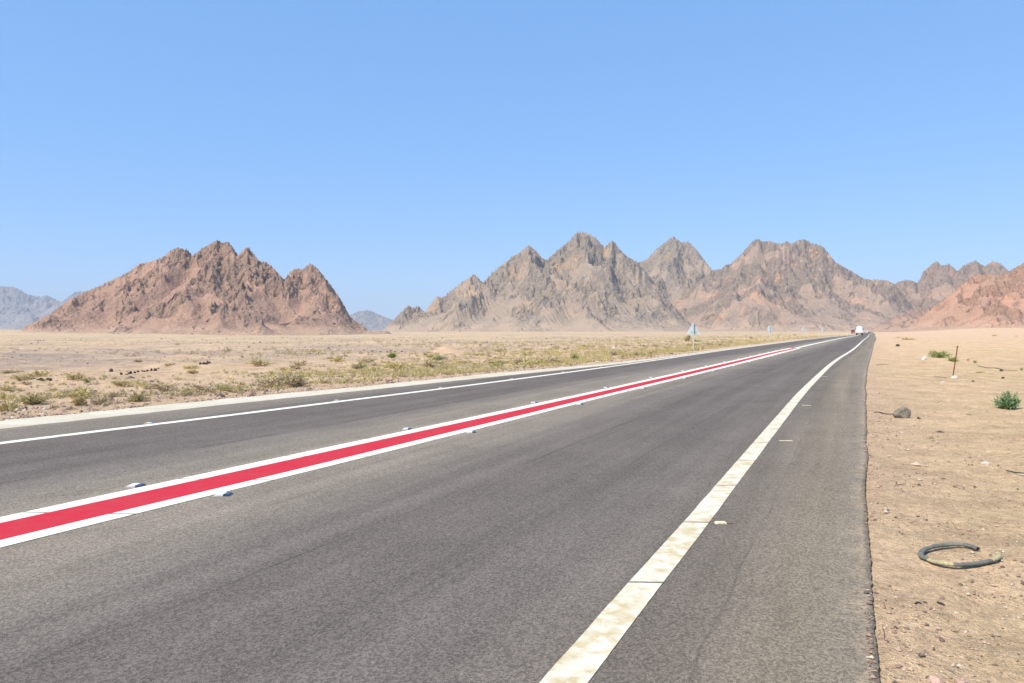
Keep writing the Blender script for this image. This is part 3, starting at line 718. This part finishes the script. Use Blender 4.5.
# ------------------------------------------------------------ shrubs
def shrub(px, py, wpx, hpx, mat, label, group=None, seed=0, n=700, parts=True, name='desert_shrub', dense=1.0, leafk=.16):
    g = G(px, py); s = g.y / F; rad, h = wpx * s / 2, hpx * s
    leaf = max(.035, leafk * max(rad, h))
    me, tips = foliage_mesh('foliage', int(n * dense), rad, h, leaf, seed)
    if not parts:
        o = link(name, me, mat, loc=g); o.rotation_euler.z = seed
        return tag(o, label, 'shrub', group)
    e = empty(name, g, label=label, cat='shrub', group=group)
    link('foliage', me, mat, e)
    bm = bmesh.new()
    for tpt in tips[:26]:
        p = Vector(tpt) * .85; p.z = max(p.z, .02)
        tube(bm, [(p.x * .03, p.y * .03, -.02), (p.x * .5, p.y * .5, p.z * .55), p], [.010 + .006 * rad, .006 + .003 * rad, .003], 4, False)
    bm_obj('stem', bm, M_TWIG, e)
    return e
# right of the road
shrub(1008, 409, 25, 20, ML_DEEP, 'round green bush at the right edge of the picture', None, 1, 1500)
shrub(940, 357.5, 20, 9, ML_GREEN, 'long low green bush left of the rusty post', None, 2, 1100)
shrub(953, 361.5, 13, 7, ML_GREEN, 'small green bush just behind the foot of the rusty post', None, 3, 700)
shrub(975, 363, 5, 4, ML_GREEN, 'tiny green plant to the right of the rusty post', None, 4, 200)
shrub(968, 361, 4, 2.6, ML_OLIVE, 'tiny olive plant nearest the rusty post on its right', None, 41, 150)
shrub(1021, 370.5, 5, 4, ML_GREEN, 'small green plant at the right end of the dark twig line', None, 42, 150)
shrub(994, 336.2, 7, 4, ML_YELL, 'yellow-green shrub far off below the red slope', None, 5, 300)
shrub(1016, 337, 5, 2.6, ML_OLIVE, 'small dull shrub far right under the red slope', None, 6, 200)
shrub(908, 339.8, 16, 2.2, ML_YELL, 'low yellow patch of scrub far along the right verge', None, 7, 500)
shrub(899, 337.8, 8, 1.8, ML_OLIVE, 'flat olive scrub patch far along the right verge', None, 8, 300)
shrub(980, 373, 13, 2.6, ML_YELL, 'faint straw yellow tuft between the rusty post and the green bush', None, 43, 240, leafk=.1)
# left of the road, the ones that stand out
shrub(34, 404, 36, 15, ML_OLIVE, 'broad olive shrub nearest the left edge of the picture', None, 9, 1500, leafk=.11)
shrub(80, 406, 20, 16, ML_OLIVE, 'upright olive shrub second from the left in the near row', None, 10, 1000, leafk=.11)
shrub(101, 404.5, 25, 11, ML_DRY, 'greyish dry shrub with fine twigs beside the upright olive shrub', None, 11, 900, leafk=.10)
shrub(139, 401.5, 24, 15, ML_OLIVE, 'dull olive shrub with a bare right side in the near row', None, 12, 1000, leafk=.11)
shrub(123, 386, 25, 8, ML_YELL, 'low spreading yellow-green shrub behind the near row', None, 13, 1100, leafk=.11)
shrub(87, 382.5, 9, 6, ML_GREEN, 'small dark green shrub standing alone behind the near row', None, 14, 400)
shrub(188, 394, 17, 10, ML_YELL, 'yellow-green shrub left of the bright green one', None, 15, 800, leafk=.11)
shrub(221, 390, 23, 11, ML_GREEN, 'bright green shrub beside the dark slab by the road', None, 16, 1200, leafk=.11)
shrub(193, 373.5, 14, 6, ML_YELL, 'yellow shrub in front of the row of dark rocks', None, 17, 600)
shrub(166, 391, 22, 10, ML_DRY, 'pale straw shrub in the middle of the scrub', None, 18, 700, leafk=.10)
shrub(115, 397, 20, 9, ML_DRY, 'straw coloured shrub between two olive ones', None, 19, 700, leafk=.10)
shrub(138, 362, 10, 5, ML_DRY, 'round dry shrub alone on the grey gravel', None, 20, 500)
shrub(357, 368, 14, 7, ML_DRY, 'brownish dry shrub in the bare patch of the scrub band', None, 21, 600)
shrub(392, 358, 10, 8, ML_GREEN, 'bright green shrub left of the sand mound', None, 22, 800)
shrub(575, 360.5, 11, 8, ML_GREEN, 'green shrub in the scrub band left of the triangular sign', None, 23, 700)
shrub(688, 342.5, 9, 9, ML_OLIVE, 'grey-green shrub behind the nearest road sign', None, 24, 600)
shrub(291, 384.5, 40, 13, ML_YELL, 'wide yellow-green clump of shrubs beside the concrete strip', None, 25, 1600, leafk=.08)
shrub(67, 394.5, 11, 6, ML_DRY, 'small straw shrub between the two big olive ones', None, 26, 300)
# the rest of the scrub band, one kind with four forms
protos = []
for k, mt in enumerate([ML_OLIVE, ML_YELL, ML_DRY, ML_OLIVE, ML_YELL, ML_GREEN]):
    me, _ = foliage_mesh('shrub_leaves', 420, .5, .42, .085, 60 + k); me.materials.append(mt); protos.append(me)
r = random.Random(5); placed = 0
while placed < 120:
    x = r.uniform(6, 800); lo = float(np.interp(x, [0, 120, 240, 360, 520, 600, 717, 800], [417, 406, 393, 383, 368, 362, 348, 339]))
    y = lo - r.random() ** 1.3 * (lo - HZ) * .5 - 1.5
    if y < HZ + 4.5 or (x < 270 and r.random() < .72): continue
    g = G(x, y)
    if fbm(np.array([g.x * .07]), np.array([g.y * .07]), 3, 77)[0] < -.12: continue
    k = r.choice([0, 1, 1, 2, 3, 4, 4, 2, 2] if r.random() < .9 or x < 330 else [5])
    o = bpy.data.objects.new('scrub_plant', protos[k]); COL.objects.link(o); o.location = g
    s = r.uniform(.35, .95) * (1 + g.y / 160); o.scale = (s * r.uniform(.9, 1.5), s * r.uniform(.9, 1.4), s * r.uniform(.6, 1)); o.rotation_euler.z = r.uniform(0, 6.28)
    tag(o, 'small dry shrub growing in the scrub band beyond the road', 'shrub', 'small shrubs of the scrub band')
    placed += 1

# ------------------------------------------------------------ rocks one can tell apart
M_SHADEROCK = simple('dark_shaded_rock', (.075, .055, .047), .95, .45, 6, .5)  # dark stone colour, blackened so the rows carry the shadow of bank edges
M_GROCK = M('grey_rock', .9, .2); _v = M_GROCK.coord()
_b = M_GROCK.mix(M_GROCK.rng(M_GROCK.noise(_v, 9, 6, .7), .38, .62), (.17, .145, .105), (.33, .285, .215))
M_GROCK.col(M_GROCK.mix(M_GROCK.rng(M_GROCK.noise(_v, 40, 3), .56, .7, 0, .6), _b, (.42, .40, .33))); M_GROCK.bump(M_GROCK.noise(_v, 22, 6, .7), .8, .02); M_GROCK = M_GROCK.mat
M_WROCK = simple('white_rock', (.56, .49, .41), .9, .3, 14, .5)
M_PROCK = simple('pink_rock', (.50, .33, .26), .95, .3, 15, .5)

def rock(px, py, wpx, hpx, mat, label, seed, name='rock', depth=1.0, group=None, sub=3, cat='rock', **k):
    g = G(px, py); s = g.y / F
    bm = rock_bm((wpx * s, wpx * s * depth, hpx * s), seed, sub, **k)
    o = bm_obj(name, bm, mat, None, g + Vector((0, wpx * s * depth * .35, -.01)))
    o.rotation_euler.z = random.Random(seed).uniform(-.5, .5)
    return tag(o, label, cat, group)
rock(903, 418.5, 21, 13, M_GROCK, 'grey speckled rock on the sand near the asphalt edge', 4, depth=.75, sub=4)
rock(925.5, 359.5, 7, 4, M_WROCK, 'white rock on the sand left of the rusty post', 6)
rock(956, 378.5, 12, 3.4, M_WROCK, 'flat whitish stone at the foot of the rusty post', 7, depth=.8, flat=.2)
rock(940.5, 390, 16, 1.5, M_WROCK, 'long flat white stone lying in front of the rusty post', 8, depth=.9, flat=.1)
rock(944, 382.5, 10, 1.3, M_WROCK, 'smaller white stone between the post and the long flat one', 9, depth=.9, flat=.1)
rock(903, 433.5, 8, 3, M_PROCK, 'pale pinkish stone below the grey speckled rock', 10)
rock(920, 419.5, 6, 3, M_SHADEROCK, 'small dark stone just right of the grey speckled rock', 12)
rock(1002, 371.5, 4.5, 2.5, M_SHADEROCK, 'dark stone right of the rusty post near the twig line', 13)
rock(974, 382, 3.5, 2.5, M_SHADEROCK, 'small dark stone right of the whitish stone', 14)
rock(1004, 378.5, 4, 2, M_SHADEROCK, 'dark stone above the round green bush', 15)
rock(898.5, 346.5, 4, 3, M_SHADEROCK, 'dark stone far along the right verge', 16)
rock(937, 683, 16, 7, M_PROCK, 'pink stone at the bottom edge of the picture', 17)
rock(963, 684, 15, 5, M_PROCK, 'flat pink stone at the bottom edge beside another one', 18)
rock(989, 465.5, 11, 5, M_WROCK, 'pale crumbled stone on the sand left of the black strip', 19)
rock(919, 517, 4.5, 3.5, M_SHADEROCK, 'black pebble on the sand above the rubber ring', 20, sub=2)
rock(219.5, 397, 11, 3.4, M_SHADEROCK, 'dark flat slab beside the concrete strip, left of a larger one', 21, depth=.8)
rock(241, 391.5, 12, 4.6, M_SHADEROCK, 'larger dark slab tilted beside the bright green shrub', 22, depth=.8)
rock(80.5, 412, 4.5, 2.4, M_SHADEROCK, 'small dark stone on the edge of the concrete strip', 23, sub=2)
rock(110, 371.5, 0.1 + 5, 3.5, M_SHADEROCK, 'dark boulder standing in for shade at the left end of the long bank', 24)
# low rows of dark rock; the left ones stand in for shaded bank edges
rr_ = random.Random(31)
def rock_row(x0, y0, x1, y1, n, label, group, w=(2.5, 6), h=(1.4, 3.2)):
    for i in range(n):
        t = (i + rr_.uniform(.1, .9)) / n
        rock(x0 + (x1 - x0) * t, y0 + (y1 - y0) * t + rr_.uniform(-.5, .5), rr_.uniform(*w), rr_.uniform(*h), M_SHADEROCK, label, rr_.randint(0, 9999), 'dark_shaded_rock', 1.0, group, 2)
rock_row(120, 375, 162, 369, 13, 'dark rock standing in for the shaded edge of the long bank', 'rocks standing in for the long bank shade')
rock_row(26, 380.2, 50, 380.2, 8, 'dark rock standing in for bank shade near the left edge', 'rocks standing in for the short bank shade', h=(1.8, 3.5))
rock_row(199, 366, 211, 362.5, 5, 'dark rock standing in for bank shade behind the yellow shrub', 'rocks standing in for the small bank shade', (2.5, 4.5), (2, 4))
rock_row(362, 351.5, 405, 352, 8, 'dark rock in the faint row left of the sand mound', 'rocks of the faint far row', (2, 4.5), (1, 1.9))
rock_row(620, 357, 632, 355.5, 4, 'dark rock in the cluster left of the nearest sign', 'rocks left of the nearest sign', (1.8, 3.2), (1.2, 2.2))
rock(672, 354.4, 4.2, 2.0, M_SHADEROCK, 'dark flat rock by the road just left of the nearest sign', 51, sub=2)
rock(614, 348.6, 3.6, 2.4, M_WROCK, 'pale rock in the scrub left of the nearest sign', 52, sub=2)
rock(345, 378.5, 3.5, 3.2, M_WROCK, 'small white stone in the scrub beside the concrete strip', 53, sub=2)
# sand mound
bm = bmesh.new(); bmesh.ops.create_grid(bm, x_segments=40, y_segments=40, size=1)
for v in bm.verts:
    d = math.hypot(v.co.x, v.co.y * .9) + .12 * mnoise.noise(v.co * 2.2)
    z = max(0, 1 - d) ** 1.1
    v.co.z = z + .05 * mnoise.fractal(v.co * 4, 1, 2, 4) * min(1, z * 4) - .02
mg = G(447, 353.5)
mo = bm_obj('sand_mound', bm, simple('mound_sand', (.47, .32, .20), .95, .2, 3, .5), None, mg + Vector((0, 1.6, -.12)), True); mo.scale = (2.4, 2.4, .72)
tag(mo, 'pinkish heap of sand in front of the grey mountain', 'mound', kind='structure')

# ------------------------------------------------------------ broken rubber ring on the sand
ring_px = [(978, 552.5), (969, 549.3), (958, 548), (945, 547.8), (933, 549.2), (924.5, 552.2), (920.8, 556.5), (923, 561), (931, 564.4), (942, 566.6), (955, 567.6), (968, 567.2), (981, 565.8), (991, 563.8), (997.5, 561.2), (998.5, 558.8)]
RT = .0165
cp = [P(x, y + .8, -.018) for x, y in ring_px]
def crom(p, n=8):
    o = []
    for i in range(len(p) - 1):
        a, b_, c, d = p[max(i - 1, 0)], p[i], p[i + 1], p[min(i + 2, len(p) - 1)]
        for k in range(n):
            t = k / n
            o.append(.5 * ((2 * b_) + (c - a) * t + (2 * a - 5 * b_ + 4 * c - d) * t * t + (3 * b_ - a - 3 * c + d) * t ** 3))
    o.append(p[-1]); return o
path = crom(cp); cen = sum(path, Vector()) / len(path); gzc = gz(cen.x, cen.y)
path = [Vector((p.x - cen.x, p.y - cen.y, RT * .92 + (.003 * math.sin(i * .11)) + .35 * (gz(p.x, p.y) - gzc) + .004 + (max(0, i - len(path) + 12) / 12) ** 2 * .012)) for i, p in enumerate(path)]
mr = simple('grey_rubber', (.15, .15, .125), .75, .3, 12, .4); my = simple('yellow_rubber', (.40, .345, .19), .8, .5, 22, .4)
ring = empty('rubber_ring', (cen.x, cen.y, gzc), label='broken grey rubber ring with yellow patches on the sand', cat='ring')
def cut(a, b, name, mat, k=1.0, label=None):
    """open bead: a C section, hollow towards the ground"""
    bm = bmesh.new(); pts = path[a:b + 1]; rows = []
    for i, p in enumerate(pts):
        j = a + i
        d = (path[min(j + 1, len(path) - 1)] - path[max(j - 1, 0)]).normalized(); s = d.cross(Vector((0, 0, 1))).normalized(); u = s.cross(d)
        rad = RT * k * (1 + .05 * math.sin(j * .9))
        prof = [(math.cos(t) * rad * 1.15, math.sin(t) * rad * .85) for t in np.linspace(math.radians(-60), math.radians(240), 15)]
        prof += [(math.cos(t) * rad * .72, math.sin(t) * rad * .72) for t in np.linspace(math.radians(240), math.radians(-60), 11)]
        rows.append([bm.verts.new(p + s * x + u * z) for x, z in prof])
    n = len(rows[0])
    for i in range(len(rows) - 1):
        for q in range(n): bm.faces.new((rows[i][q], rows[i][(q + 1) % n], rows[i + 1][(q + 1) % n], rows[i + 1][q]))
    bm.faces.new(rows[0]); bm.faces.new(rows[-1][::-1])
    bmesh.ops.recalc_face_normals(bm, faces=bm.faces)
    o = bm_obj(name, bm, mat, ring, None, True)
    if label: o['label'] = label
cut(0, 62, 'tube_wall', mr); cut(62, 79, 'tube_wall', my, 1.02, 'yellow weathered stretch of the ring at front left')
cut(79, 104, 'tube_wall', mr); cut(104, len(path) - 1, 'tube_wall', my, .98, 'yellowish torn end of the ring')

# ------------------------------------------------------------ rusty post
g = G(952.5, 376); s = g.y / F
pe = empty('rusty_post', g, label='thin rusty iron post leaning right in the sand', cat='post')
mrust = simple('rust', (.20, .075, .04), .9, .4, 14, .4)
bm = bmesh.new(); top = Vector((5.0 * s, 0, 29.5 * s))
tube(bm, [Vector((0, 0, -.1)), top * .5 + Vector((.008, 0, 0)), top], .021, 8); bm_obj('shaft', bm, mrust, pe)
bm = bmesh.new(); tube(bm, [top - Vector((.003, 0, .02)), top + Vector((.004, 0, .025))], .028, 8); bm_obj('cap', bm, mrust, pe)

# ------------------------------------------------------------ scraps and twigs on the right
M_BLK = simple('black_scrap', (.035, .034, .036), .7, .3, 30, .3); M_BRN = simple('brown_stick', (.17, .11, .085), .9, .3, 20, .3); M_PALE = simple('pale_scrap', (.72, .66, .56), .85, .15, 20)
def strip(px_pts, wpx, mat, label, name, cat, hz=.012, parent=None):
    """a flat curled strip lying on the sand"""
    pts = [G(*p) for p in px_pts]; c = pts[len(pts) // 2].copy(); s = c.y / F
    bm = bmesh.new()
    pp = crom([p - c + Vector((0, 0, hz)) for p in pts], 5)
    tube(bm, pp, [wpx * s / 2 * (.55 + .45 * math.sin(math.pi * min(1, max(0, i / (len(pp) - 1))))) for i in range(len(pp))], 7, True, .45)
    o = bm_obj(name, bm, mat, parent, c, False)
    return tag(o, label, cat) if parent is None else o
strip([(1006, 472.3), (1011, 473.3), (1018, 474.6), (1030, 475.2)], 3.0, M_BLK, 'black torn strip on the sand at the right edge', 'rubber_strip', 'scrap', .02)
strip([(1017, 475.2), (1022, 475.9), (1034, 476.5)], 1.8, M_PALE, 'pale sliver lying along the black torn strip', 'pale_sliver', 'scrap', .016)
strip([(894, 486.6), (899, 485.6), (905.5, 485.1)], 1.6, M_BRN, 'short brown stick on the sand near the asphalt edge', 'stick', 'stick')
strip([(874, 412.7), (880, 412.7), (885, 414), (893, 414.6)], 2.2, M_BLK, 'dark torn strip between the asphalt and the grey rock', 'rubber_strip', 'scrap', .012)
strip([(876, 365.3), (882, 365), (889, 365.3)], 1.1, M_BRN, 'thin brown stick far up the right verge', 'stick', 'stick', .02)
strip([(914.5, 605.3), (918, 603.3), (921.5, 605.0)], 1.9, M_BLK, 'curled black scrap, left of the three below the ring', 'black_scrap', 'scrap', .008)
strip([(923, 602.8), (925, 602.8), (927, 604)], 1.8, M_BLK, 'smallest black scrap, middle of the three below the ring', 'black_scrap', 'scrap', .006)
strip([(937, 602.6), (940.5, 604), (945, 606)], 3.2, M_BLK, 'flat grey-black scrap, right of the three below the ring', 'black_scrap', 'scrap', .006)
strip([(918, 656), (922, 656.6), (925, 656.2)], 3.2, M_BRN, 'brown chip on the sand near the bottom edge', 'brown_chip', 'scrap', .006)
strip([(882, 626), (884, 633), (884.5, 641)], 1.0, M_BRN, 'thin brown stalk lying along the asphalt edge', 'stalk', 'stick', .006)
strip([(977, 366), (986, 368.2), (994, 368.6), (1001, 369.6), (1008, 371), (1018, 371.3)], 1.5, M_BRN, 'long dead branch trailing over the sand behind the bush', 'dead_branch', 'branch', .03)
strip([(934, 377.4), (941, 377.9), (947, 378.6)], 1.2, M_BRN, 'thin stick pointing at the whitish stone by the post', 'stick', 'stick', .03)

# ------------------------------------------------------------ road studs
M_STW = simple('stud_white', (.74, .73, .70), .5, .12, 40); M_STB = simple('stud_reflector', (.045, .06, .10), .25, .2, 40, 0, .5)
M_CRM = simple('worn_stud', (.66, .56, .36), .8, .25, 60)
def stud(loc, yaw, label, group, mats=(M_STW, M_STB), w=.155, l=.12, h=.018):
    e = empty('road_stud', loc, yaw, label=label, cat='road stud', group=group)
    bm = bmesh.new()
    prof = [(-w / 2, 0), (-w / 2 + .02, h), (w * .10, h), (w * .10, 0)]
    prism(bm, prof, -l / 2, l / 2); bm_obj('body', bm, mats[0], e)
    bm = bmesh.new()
    prism(bm, [(w * .10, .001), (w * .10, h * 1.04), (w / 2 - .018, h * 1.04), (w / 2, .001)], -l / 2 + .006, l / 2 - .006); bm_obj('reflector', bm, mats[1], e)
    return e
yaw = -math.atan(SL)
s1 = None
for k in range(14):
    Za, Zb = 7.98 + 4.62 * k, 7.55 + 4.66 * k
    for side, Z, t_, off in (('far', Za, T_s1, -.10), ('near', Zb, T_s4, .10)):
        w_ = float(t_(Z)) + off; p = Vector((float(XW(Z, w_)), Z, .001))
        lb = f'white and dark blue stud on the {side} side of the red stripe'
        gp = f'studs along the {side} side of the red stripe'
        if k == 0: lb = f'largest stud on the {side} side of the red stripe, nearest the viewer'; gp = None
        if s1 is None: s1 = stud(p, .0, lb, gp)
        else:
            c = copy_tree(s1); c.location = p; c['label'] = lb
            if gp: c['group'] = gp
            elif 'group' in c: del c['group']
first = None
for k, Z in enumerate([13.4, 17.8, 21.8, 25.9, 30.1, 34.3, 38.5, 42.7, 47, 51]):
    w_ = float(T_left(Z)) - .26; p = Vector((float(XW(Z, w_)), Z, .001))
    lb, gp = 'pale stud beside the white line along the concrete strip', 'studs beside the far white line'
    if first is None: first = stud(p, 0, lb, gp, (M_CRM, M_STW), .11, .1, .014)
    else:
        c = copy_tree(first); c.location = p
for (px, py, lb) in ((724, 523.3, 'worn cream stud beside the near white line, closest to the viewer'), (786, 441, 'worn pale stud scar second up the near white line'),
                     (806.5, 405.6, 'worn pale stud scar third up the near white line'), (824.5, 376.6, 'worn pale stud scar fourth up the near white line')):
    p = P(px, py); p.z = .001
    if py > 500: stud(p, 0, lb, None, (M_CRM, M_BRN), .15, .07, .009)
    else:
        bm = bmesh.new(); box(bm, (0, 0, .003), (.19, .05, .006), .002)
        tag(bm_obj('stud_base', bm, M_CRM, None, p), lb, 'road stud')

# ------------------------------------------------------------ road signs, seen from the back
M_GALV = simple('galvanised_steel', (.52, .53, .52), .45, .12, 6, 0, .5); M_SBACK = simple('sign_back', (.52, .60, .60), .5, .12, 3, 0, .4)
def round_poly(pts, rad, n=5):
    out = []; m = len(pts)
    for i in range(m):
        p, a, b_ = Vector(pts[i]), Vector(pts[i - 1]), Vector(pts[(i + 1) % m])
        u = (a - p).normalized() * rad; v = (b_ - p).normalized() * rad
        for k in range(n):
            t = k / (n - 1); out.append(tuple((p + u) * (1 - t) ** 2 + p * 2 * t * (1 - t) + (p + v) * t * t))
    return out
def road_sign(px, base, topy, kind, label):
    g = G(px, base); s = g.y / F; H = (base - topy) * s
    e = empty('road_sign', g, -math.atan(.44) * .25, label=label, cat='road sign')
    bm = bmesh.new(); tube(bm, [(0, 0, -.3), (0, 0, H)], .048, 10); bm_obj('post', bm, M_GALV, e)
    bm = bmesh.new()
    if kind == 'tri': pl = round_poly([(-.60, H - 1.02), (.60, H - 1.02), (0, H - .0)], .09)
    else: pl = round_poly([(-.33, H - 1.02), (.33, H - 1.02), (.33, H), (-.33, H)], .3)
    prism(bm, pl, .085, .10); plate = bm_obj('plate', bm, M_SBACK, e)
    for zz in (H - .32, H - .80):
        bm = bmesh.new(); ww = .22 if kind == 'tri' and zz > H - .5 else .46
        box(bm, (0, .068, zz), (ww, .032, .045), .006); bm_obj('bracket', bm, M_GALV, e)
    return e
road_sign(693.5, 351, 322, 'tri', 'nearest triangular road sign seen from behind on its grey post')
road_sign(770, 342, 326, 'plate', 'second road sign along the left verge, a tall rounded plate')
road_sign(803.5, 338.4, 326.4, 'tri', 'third road sign along the left verge, small and pale')
road_sign(822.5, 336.7, 328, 'plate', 'farthest and faintest road sign along the left verge')

# ------------------------------------------------------------ vehicles far up the road
M_WH = simple('white_bodywork', (.66, .69, .68), .35, .06, 2, 0, .5); M_DK = simple('dark_rubber', (.03, .03, .03), .8, .2, 9)
M_REDB = simple('dark_red_bodywork', (.30, .045, .04), .35, .12, 2, 0, .5); M_LAMP = simple('red_lamp', (.45, .01, .02), .3, .1, 9); M_GL = simple('dark_glass', (.04, .05, .06), .1, .1, 3, 0, .6)
M_CHR = simple('chassis_grey', (.12, .12, .12), .7, .2, 4); M_HEAD = simple('headlight_glass', (.7, .72, .72), .15, .05, 9, 0, .6)
def wheel(parent, x, y, rad, w):
    bm = bmesh.new(); tube(bm, [(x - w / 2, y, rad), (x - w / 2 + .03, y, rad), (x + w / 2 - .03, y, rad), (x + w / 2, y, rad)], [rad * .9, rad, rad, rad * .9], 18); o = bm_obj('wheel', bm, M_DK, parent)
    bm = bmesh.new(); sx = 1 if x > 0 else -1
    tube(bm, [(x + sx * w / 2, y, rad), (x + sx * (w / 2 + .015), y, rad)], [rad * .55, rad * .45], 14); bm_obj('rim', bm, M_GALV, o)
def heading(Z): return -math.atan(SL + float(T_right(Z + 20) - T_right(Z - 20)) / 40)

p = P(859.4, 335.1); L = empty('tanker_lorry', p, heading(p.y), label='white lorry with a rounded top driving away up the right lane', cat='lorry')
bm = bmesh.new(); n = 28
def ell(w, h, zc, e=2.4):
    o = []
    for i in range(n):
        a = 2 * math.pi * i / n; c, s = math.cos(a), math.sin(a)
        o.append((math.copysign(abs(c) ** (2 / e), c) * w / 2, math.copysign(abs(s) ** (2 / e), s) * h / 2 + zc))
    return o
prev = None
for y, k in ((0, .80), (.10, .93), (.3, 1), (6.2, 1), (6.4, .93), (6.5, .8)):
    ring_ = [bm.verts.new((x * k, y, 2.35 + (z - 2.35) * k)) for x, z in ell(2.2, 2.35, 2.35)]
    if prev is None: bm.faces.new(ring_)
    else:
        for i in range(n): bm.faces.new((prev[i], prev[(i + 1) % n], ring_[(i + 1) % n], ring_[i]))
    prev = ring_
bm.faces.new(prev[::-1]); bmesh.ops.recalc_face_normals(bm, faces=bm.faces); bm_obj('tank', bm, M_WH, L)
bm = bmesh.new(); box(bm, (0, 1.9, 3.55), (.7, 1.6, .12), .03); bm_obj('walkway', bm, M_GALV, L)
bm = bmesh.new(); box(bm, (0, 3.2, 1.02), (2.5, 6.7, .34), .04); bm_obj('frame', bm, M_WH, L)
bm = bmesh.new(); box(bm, (0, -.14, 1.42), (2.62, .16, 1.0), .05); bm_obj('rear_panel', bm, M_WH, L)
bm = bmesh.new(); box(bm, (0, -.10, .62), (2.4, .12, .16), .03); bm_obj('rear_bumper', bm, M_CHR, L)
for x in (-1.05, 1.05):
    bm = bmesh.new(); box(bm, (x, -.16, .76), (.34, .10, .16), .02); bm_obj('tail_light', bm, M_LAMP, L)
bm = bmesh.new(); box(bm, (0, 7.6, 1.95), (2.4, 1.8, 2.1), .14); cab = bm_obj('cab', bm, M_WH, L)
for x in (-1, 1):
    bm = bmesh.new(); box(bm, (x * 1.40, 8.2, 2.3), (.2, .12, .5), .03); bm_obj('mirror', bm, M_DK, L)
for y in (1.0, 2.3, 7.6):
    for x in (-.98, .98): wheel(L, x, y, .5, .55 if y < 5 else .32)

def van(px, py, name, mat, label, cat, w, h, ln, rearview, lamp):
    p = P(px, py); a = heading(p.y)
    v = empty(name, p, a + (0 if rearview else math.pi), label=label, cat=cat)
    bm = bmesh.new()          # local: rear at y=0, front at y=ln
    bh = h * .56
    prof = [(0, .32), (0, bh), (.12 * ln * (0 if h > 2 else 1), h * .97), (.2 * ln, h), (.62 * ln, h), (.80 * ln, bh * 1.04), (.97 * ln, bh * .8), (ln, .5), (ln * .97, .3)]
    A = []; 
    for sx in (-1, 1):
        A.append([bm.verts.new((sx * w / 2 * (.86 if z > bh * 1.1 else 1), y, z)) for y, z in prof])
    bm.faces.new(A[0]); bm.faces.new(A[1][::-1])
    for i in range(len(prof)): bm.faces.new((A[0][i], A[0][(i + 1) % len(prof)], A[1][(i + 1) % len(prof)], A[1][i]))
    bmesh.ops.recalc_face_normals(bm, faces=bm.faces); bmesh.ops.bevel(bm, geom=list(bm.edges), offset=.05, segments=2, affect='EDGES')
    bm_obj('body', bm, mat, v)
    bm = bmesh.new(); y0, z0, y1, z1 = .80 * ln, bh * 1.06, .64 * ln, h * .96
    d = Vector((0, z0 - z1, -(y0 - y1) * -1)).normalized()
    q = [bm.verts.new((sx * w * k, y + .03, z + .03)) for sx, k, y, z in ((-1, .44, y0, z0), (1, .44, y0, z0), (1, .38, y1, z1), (-1, .38, y1, z1))]
    bm.faces.new(q); r_ = bmesh.ops.extrude_face_region(bm, geom=list(bm.faces)); bmesh.ops.translate(bm, vec=(0, -.05, -.05), verts=[g_ for g_ in r_['geom'] if isinstance(g_, bmesh.types.BMVert)])
    bmesh.ops.recalc_face_normals(bm, faces=bm.faces); bm_obj('windscreen', bm, M_GL, v)
    bm = bmesh.new(); box(bm, (0, -.012 if h > 2 else .05 * ln, (bh + h) / 2 * .98), (w * .74, .05, (h - bh) * .62), .015, None if h > 2 else __import__('mathutils').Euler((-.9, 0, 0))); bm_obj('rear_window', bm, M_GL, v)
    for x in (-.38, .38):
        bm = bmesh.new(); box(bm, (x * w, ln * .985, bh * .66), (w * .17, .10, .15), .03); bm_obj('headlight', bm, M_HEAD, v)
        bm = bmesh.new(); box(bm, (x * w, -.015, bh * .78), (w * .14, .06, .18), .02); bm_obj('tail_light', bm, M_LAMP, v)
    bm = bmesh.new(); box(bm, (0, -.03, .42), (w * .96, .14, .2), .04); box(bm, (0, ln + .0, .42), (w * .96, .14, .2), .04); bm_obj('bumper', bm, M_CHR, v)
    for y in (.18 * ln, .80 * ln):
        for x in (-w / 2 + .12, w / 2 - .12): wheel(v, x, y, .34, .24)
    return v
van(853, 333.75, 'van', M_REDB, 'dark red van coming down the far lane left of the white lorry', 'van', 2.1, 2.35, 5.2, False, None)
van(866.7, 333.3, 'car', M_WH, 'tiny white car far ahead to the right of the lorry', 'car', 1.75, 1.6, 4.3, True, None)

g = G(848.2, 335.4); s = g.y / F
e = empty('marker_block', g, 0, label='low white and green marker block at the left roadside before the red van', cat='marker')
bm = bmesh.new(); box(bm, (0, 0, .28), (.85, .4, .6), .05); bm_obj('block', bm, M_WH, e)
bm = bmesh.new(); box(bm, (-.1, -.203, .36), (.5, .02, .26), .004); bm_obj('green_panel', bm, simple('green_paint', (.12, .32, .14), .6, .15, 5), e)


# ------------------------------------------------------------ haze
HX, HY0, HY1, HT = 14000, -300, 17000, 720
bm = bmesh.new(); bmesh.ops.create_cube(bm, size=1)
me = bpy.data.meshes.new('haze'); bm.to_mesh(me); bm.free()
haze = link('haze', me)
# stays inside the ground sheet's extent
haze.scale = (2 * HX, HY1 - HY0, HT + 14); haze.location = (0, (HY0 + HY1) / 2, (HT - 14) / 2)
hm = bpy.data.materials.new('haze'); hm.use_nodes = True; hm.node_tree.nodes.clear()
out = hm.node_tree.nodes.new('ShaderNodeOutputMaterial'); pv = hm.node_tree.nodes.new('ShaderNodeVolumePrincipled')
pv.inputs['Color'].default_value = (.80, .88, 1, 1); pv.inputs['Density'].default_value = 6.2e-5; pv.inputs['Anisotropy'].default_value = 0.0
hm.node_tree.links.new(pv.outputs[0], out.inputs['Volume'])
haze.data.materials.append(hm)
tag(haze, 'thin blue desert haze hanging over the whole plain', 'haze', kind='stuff')
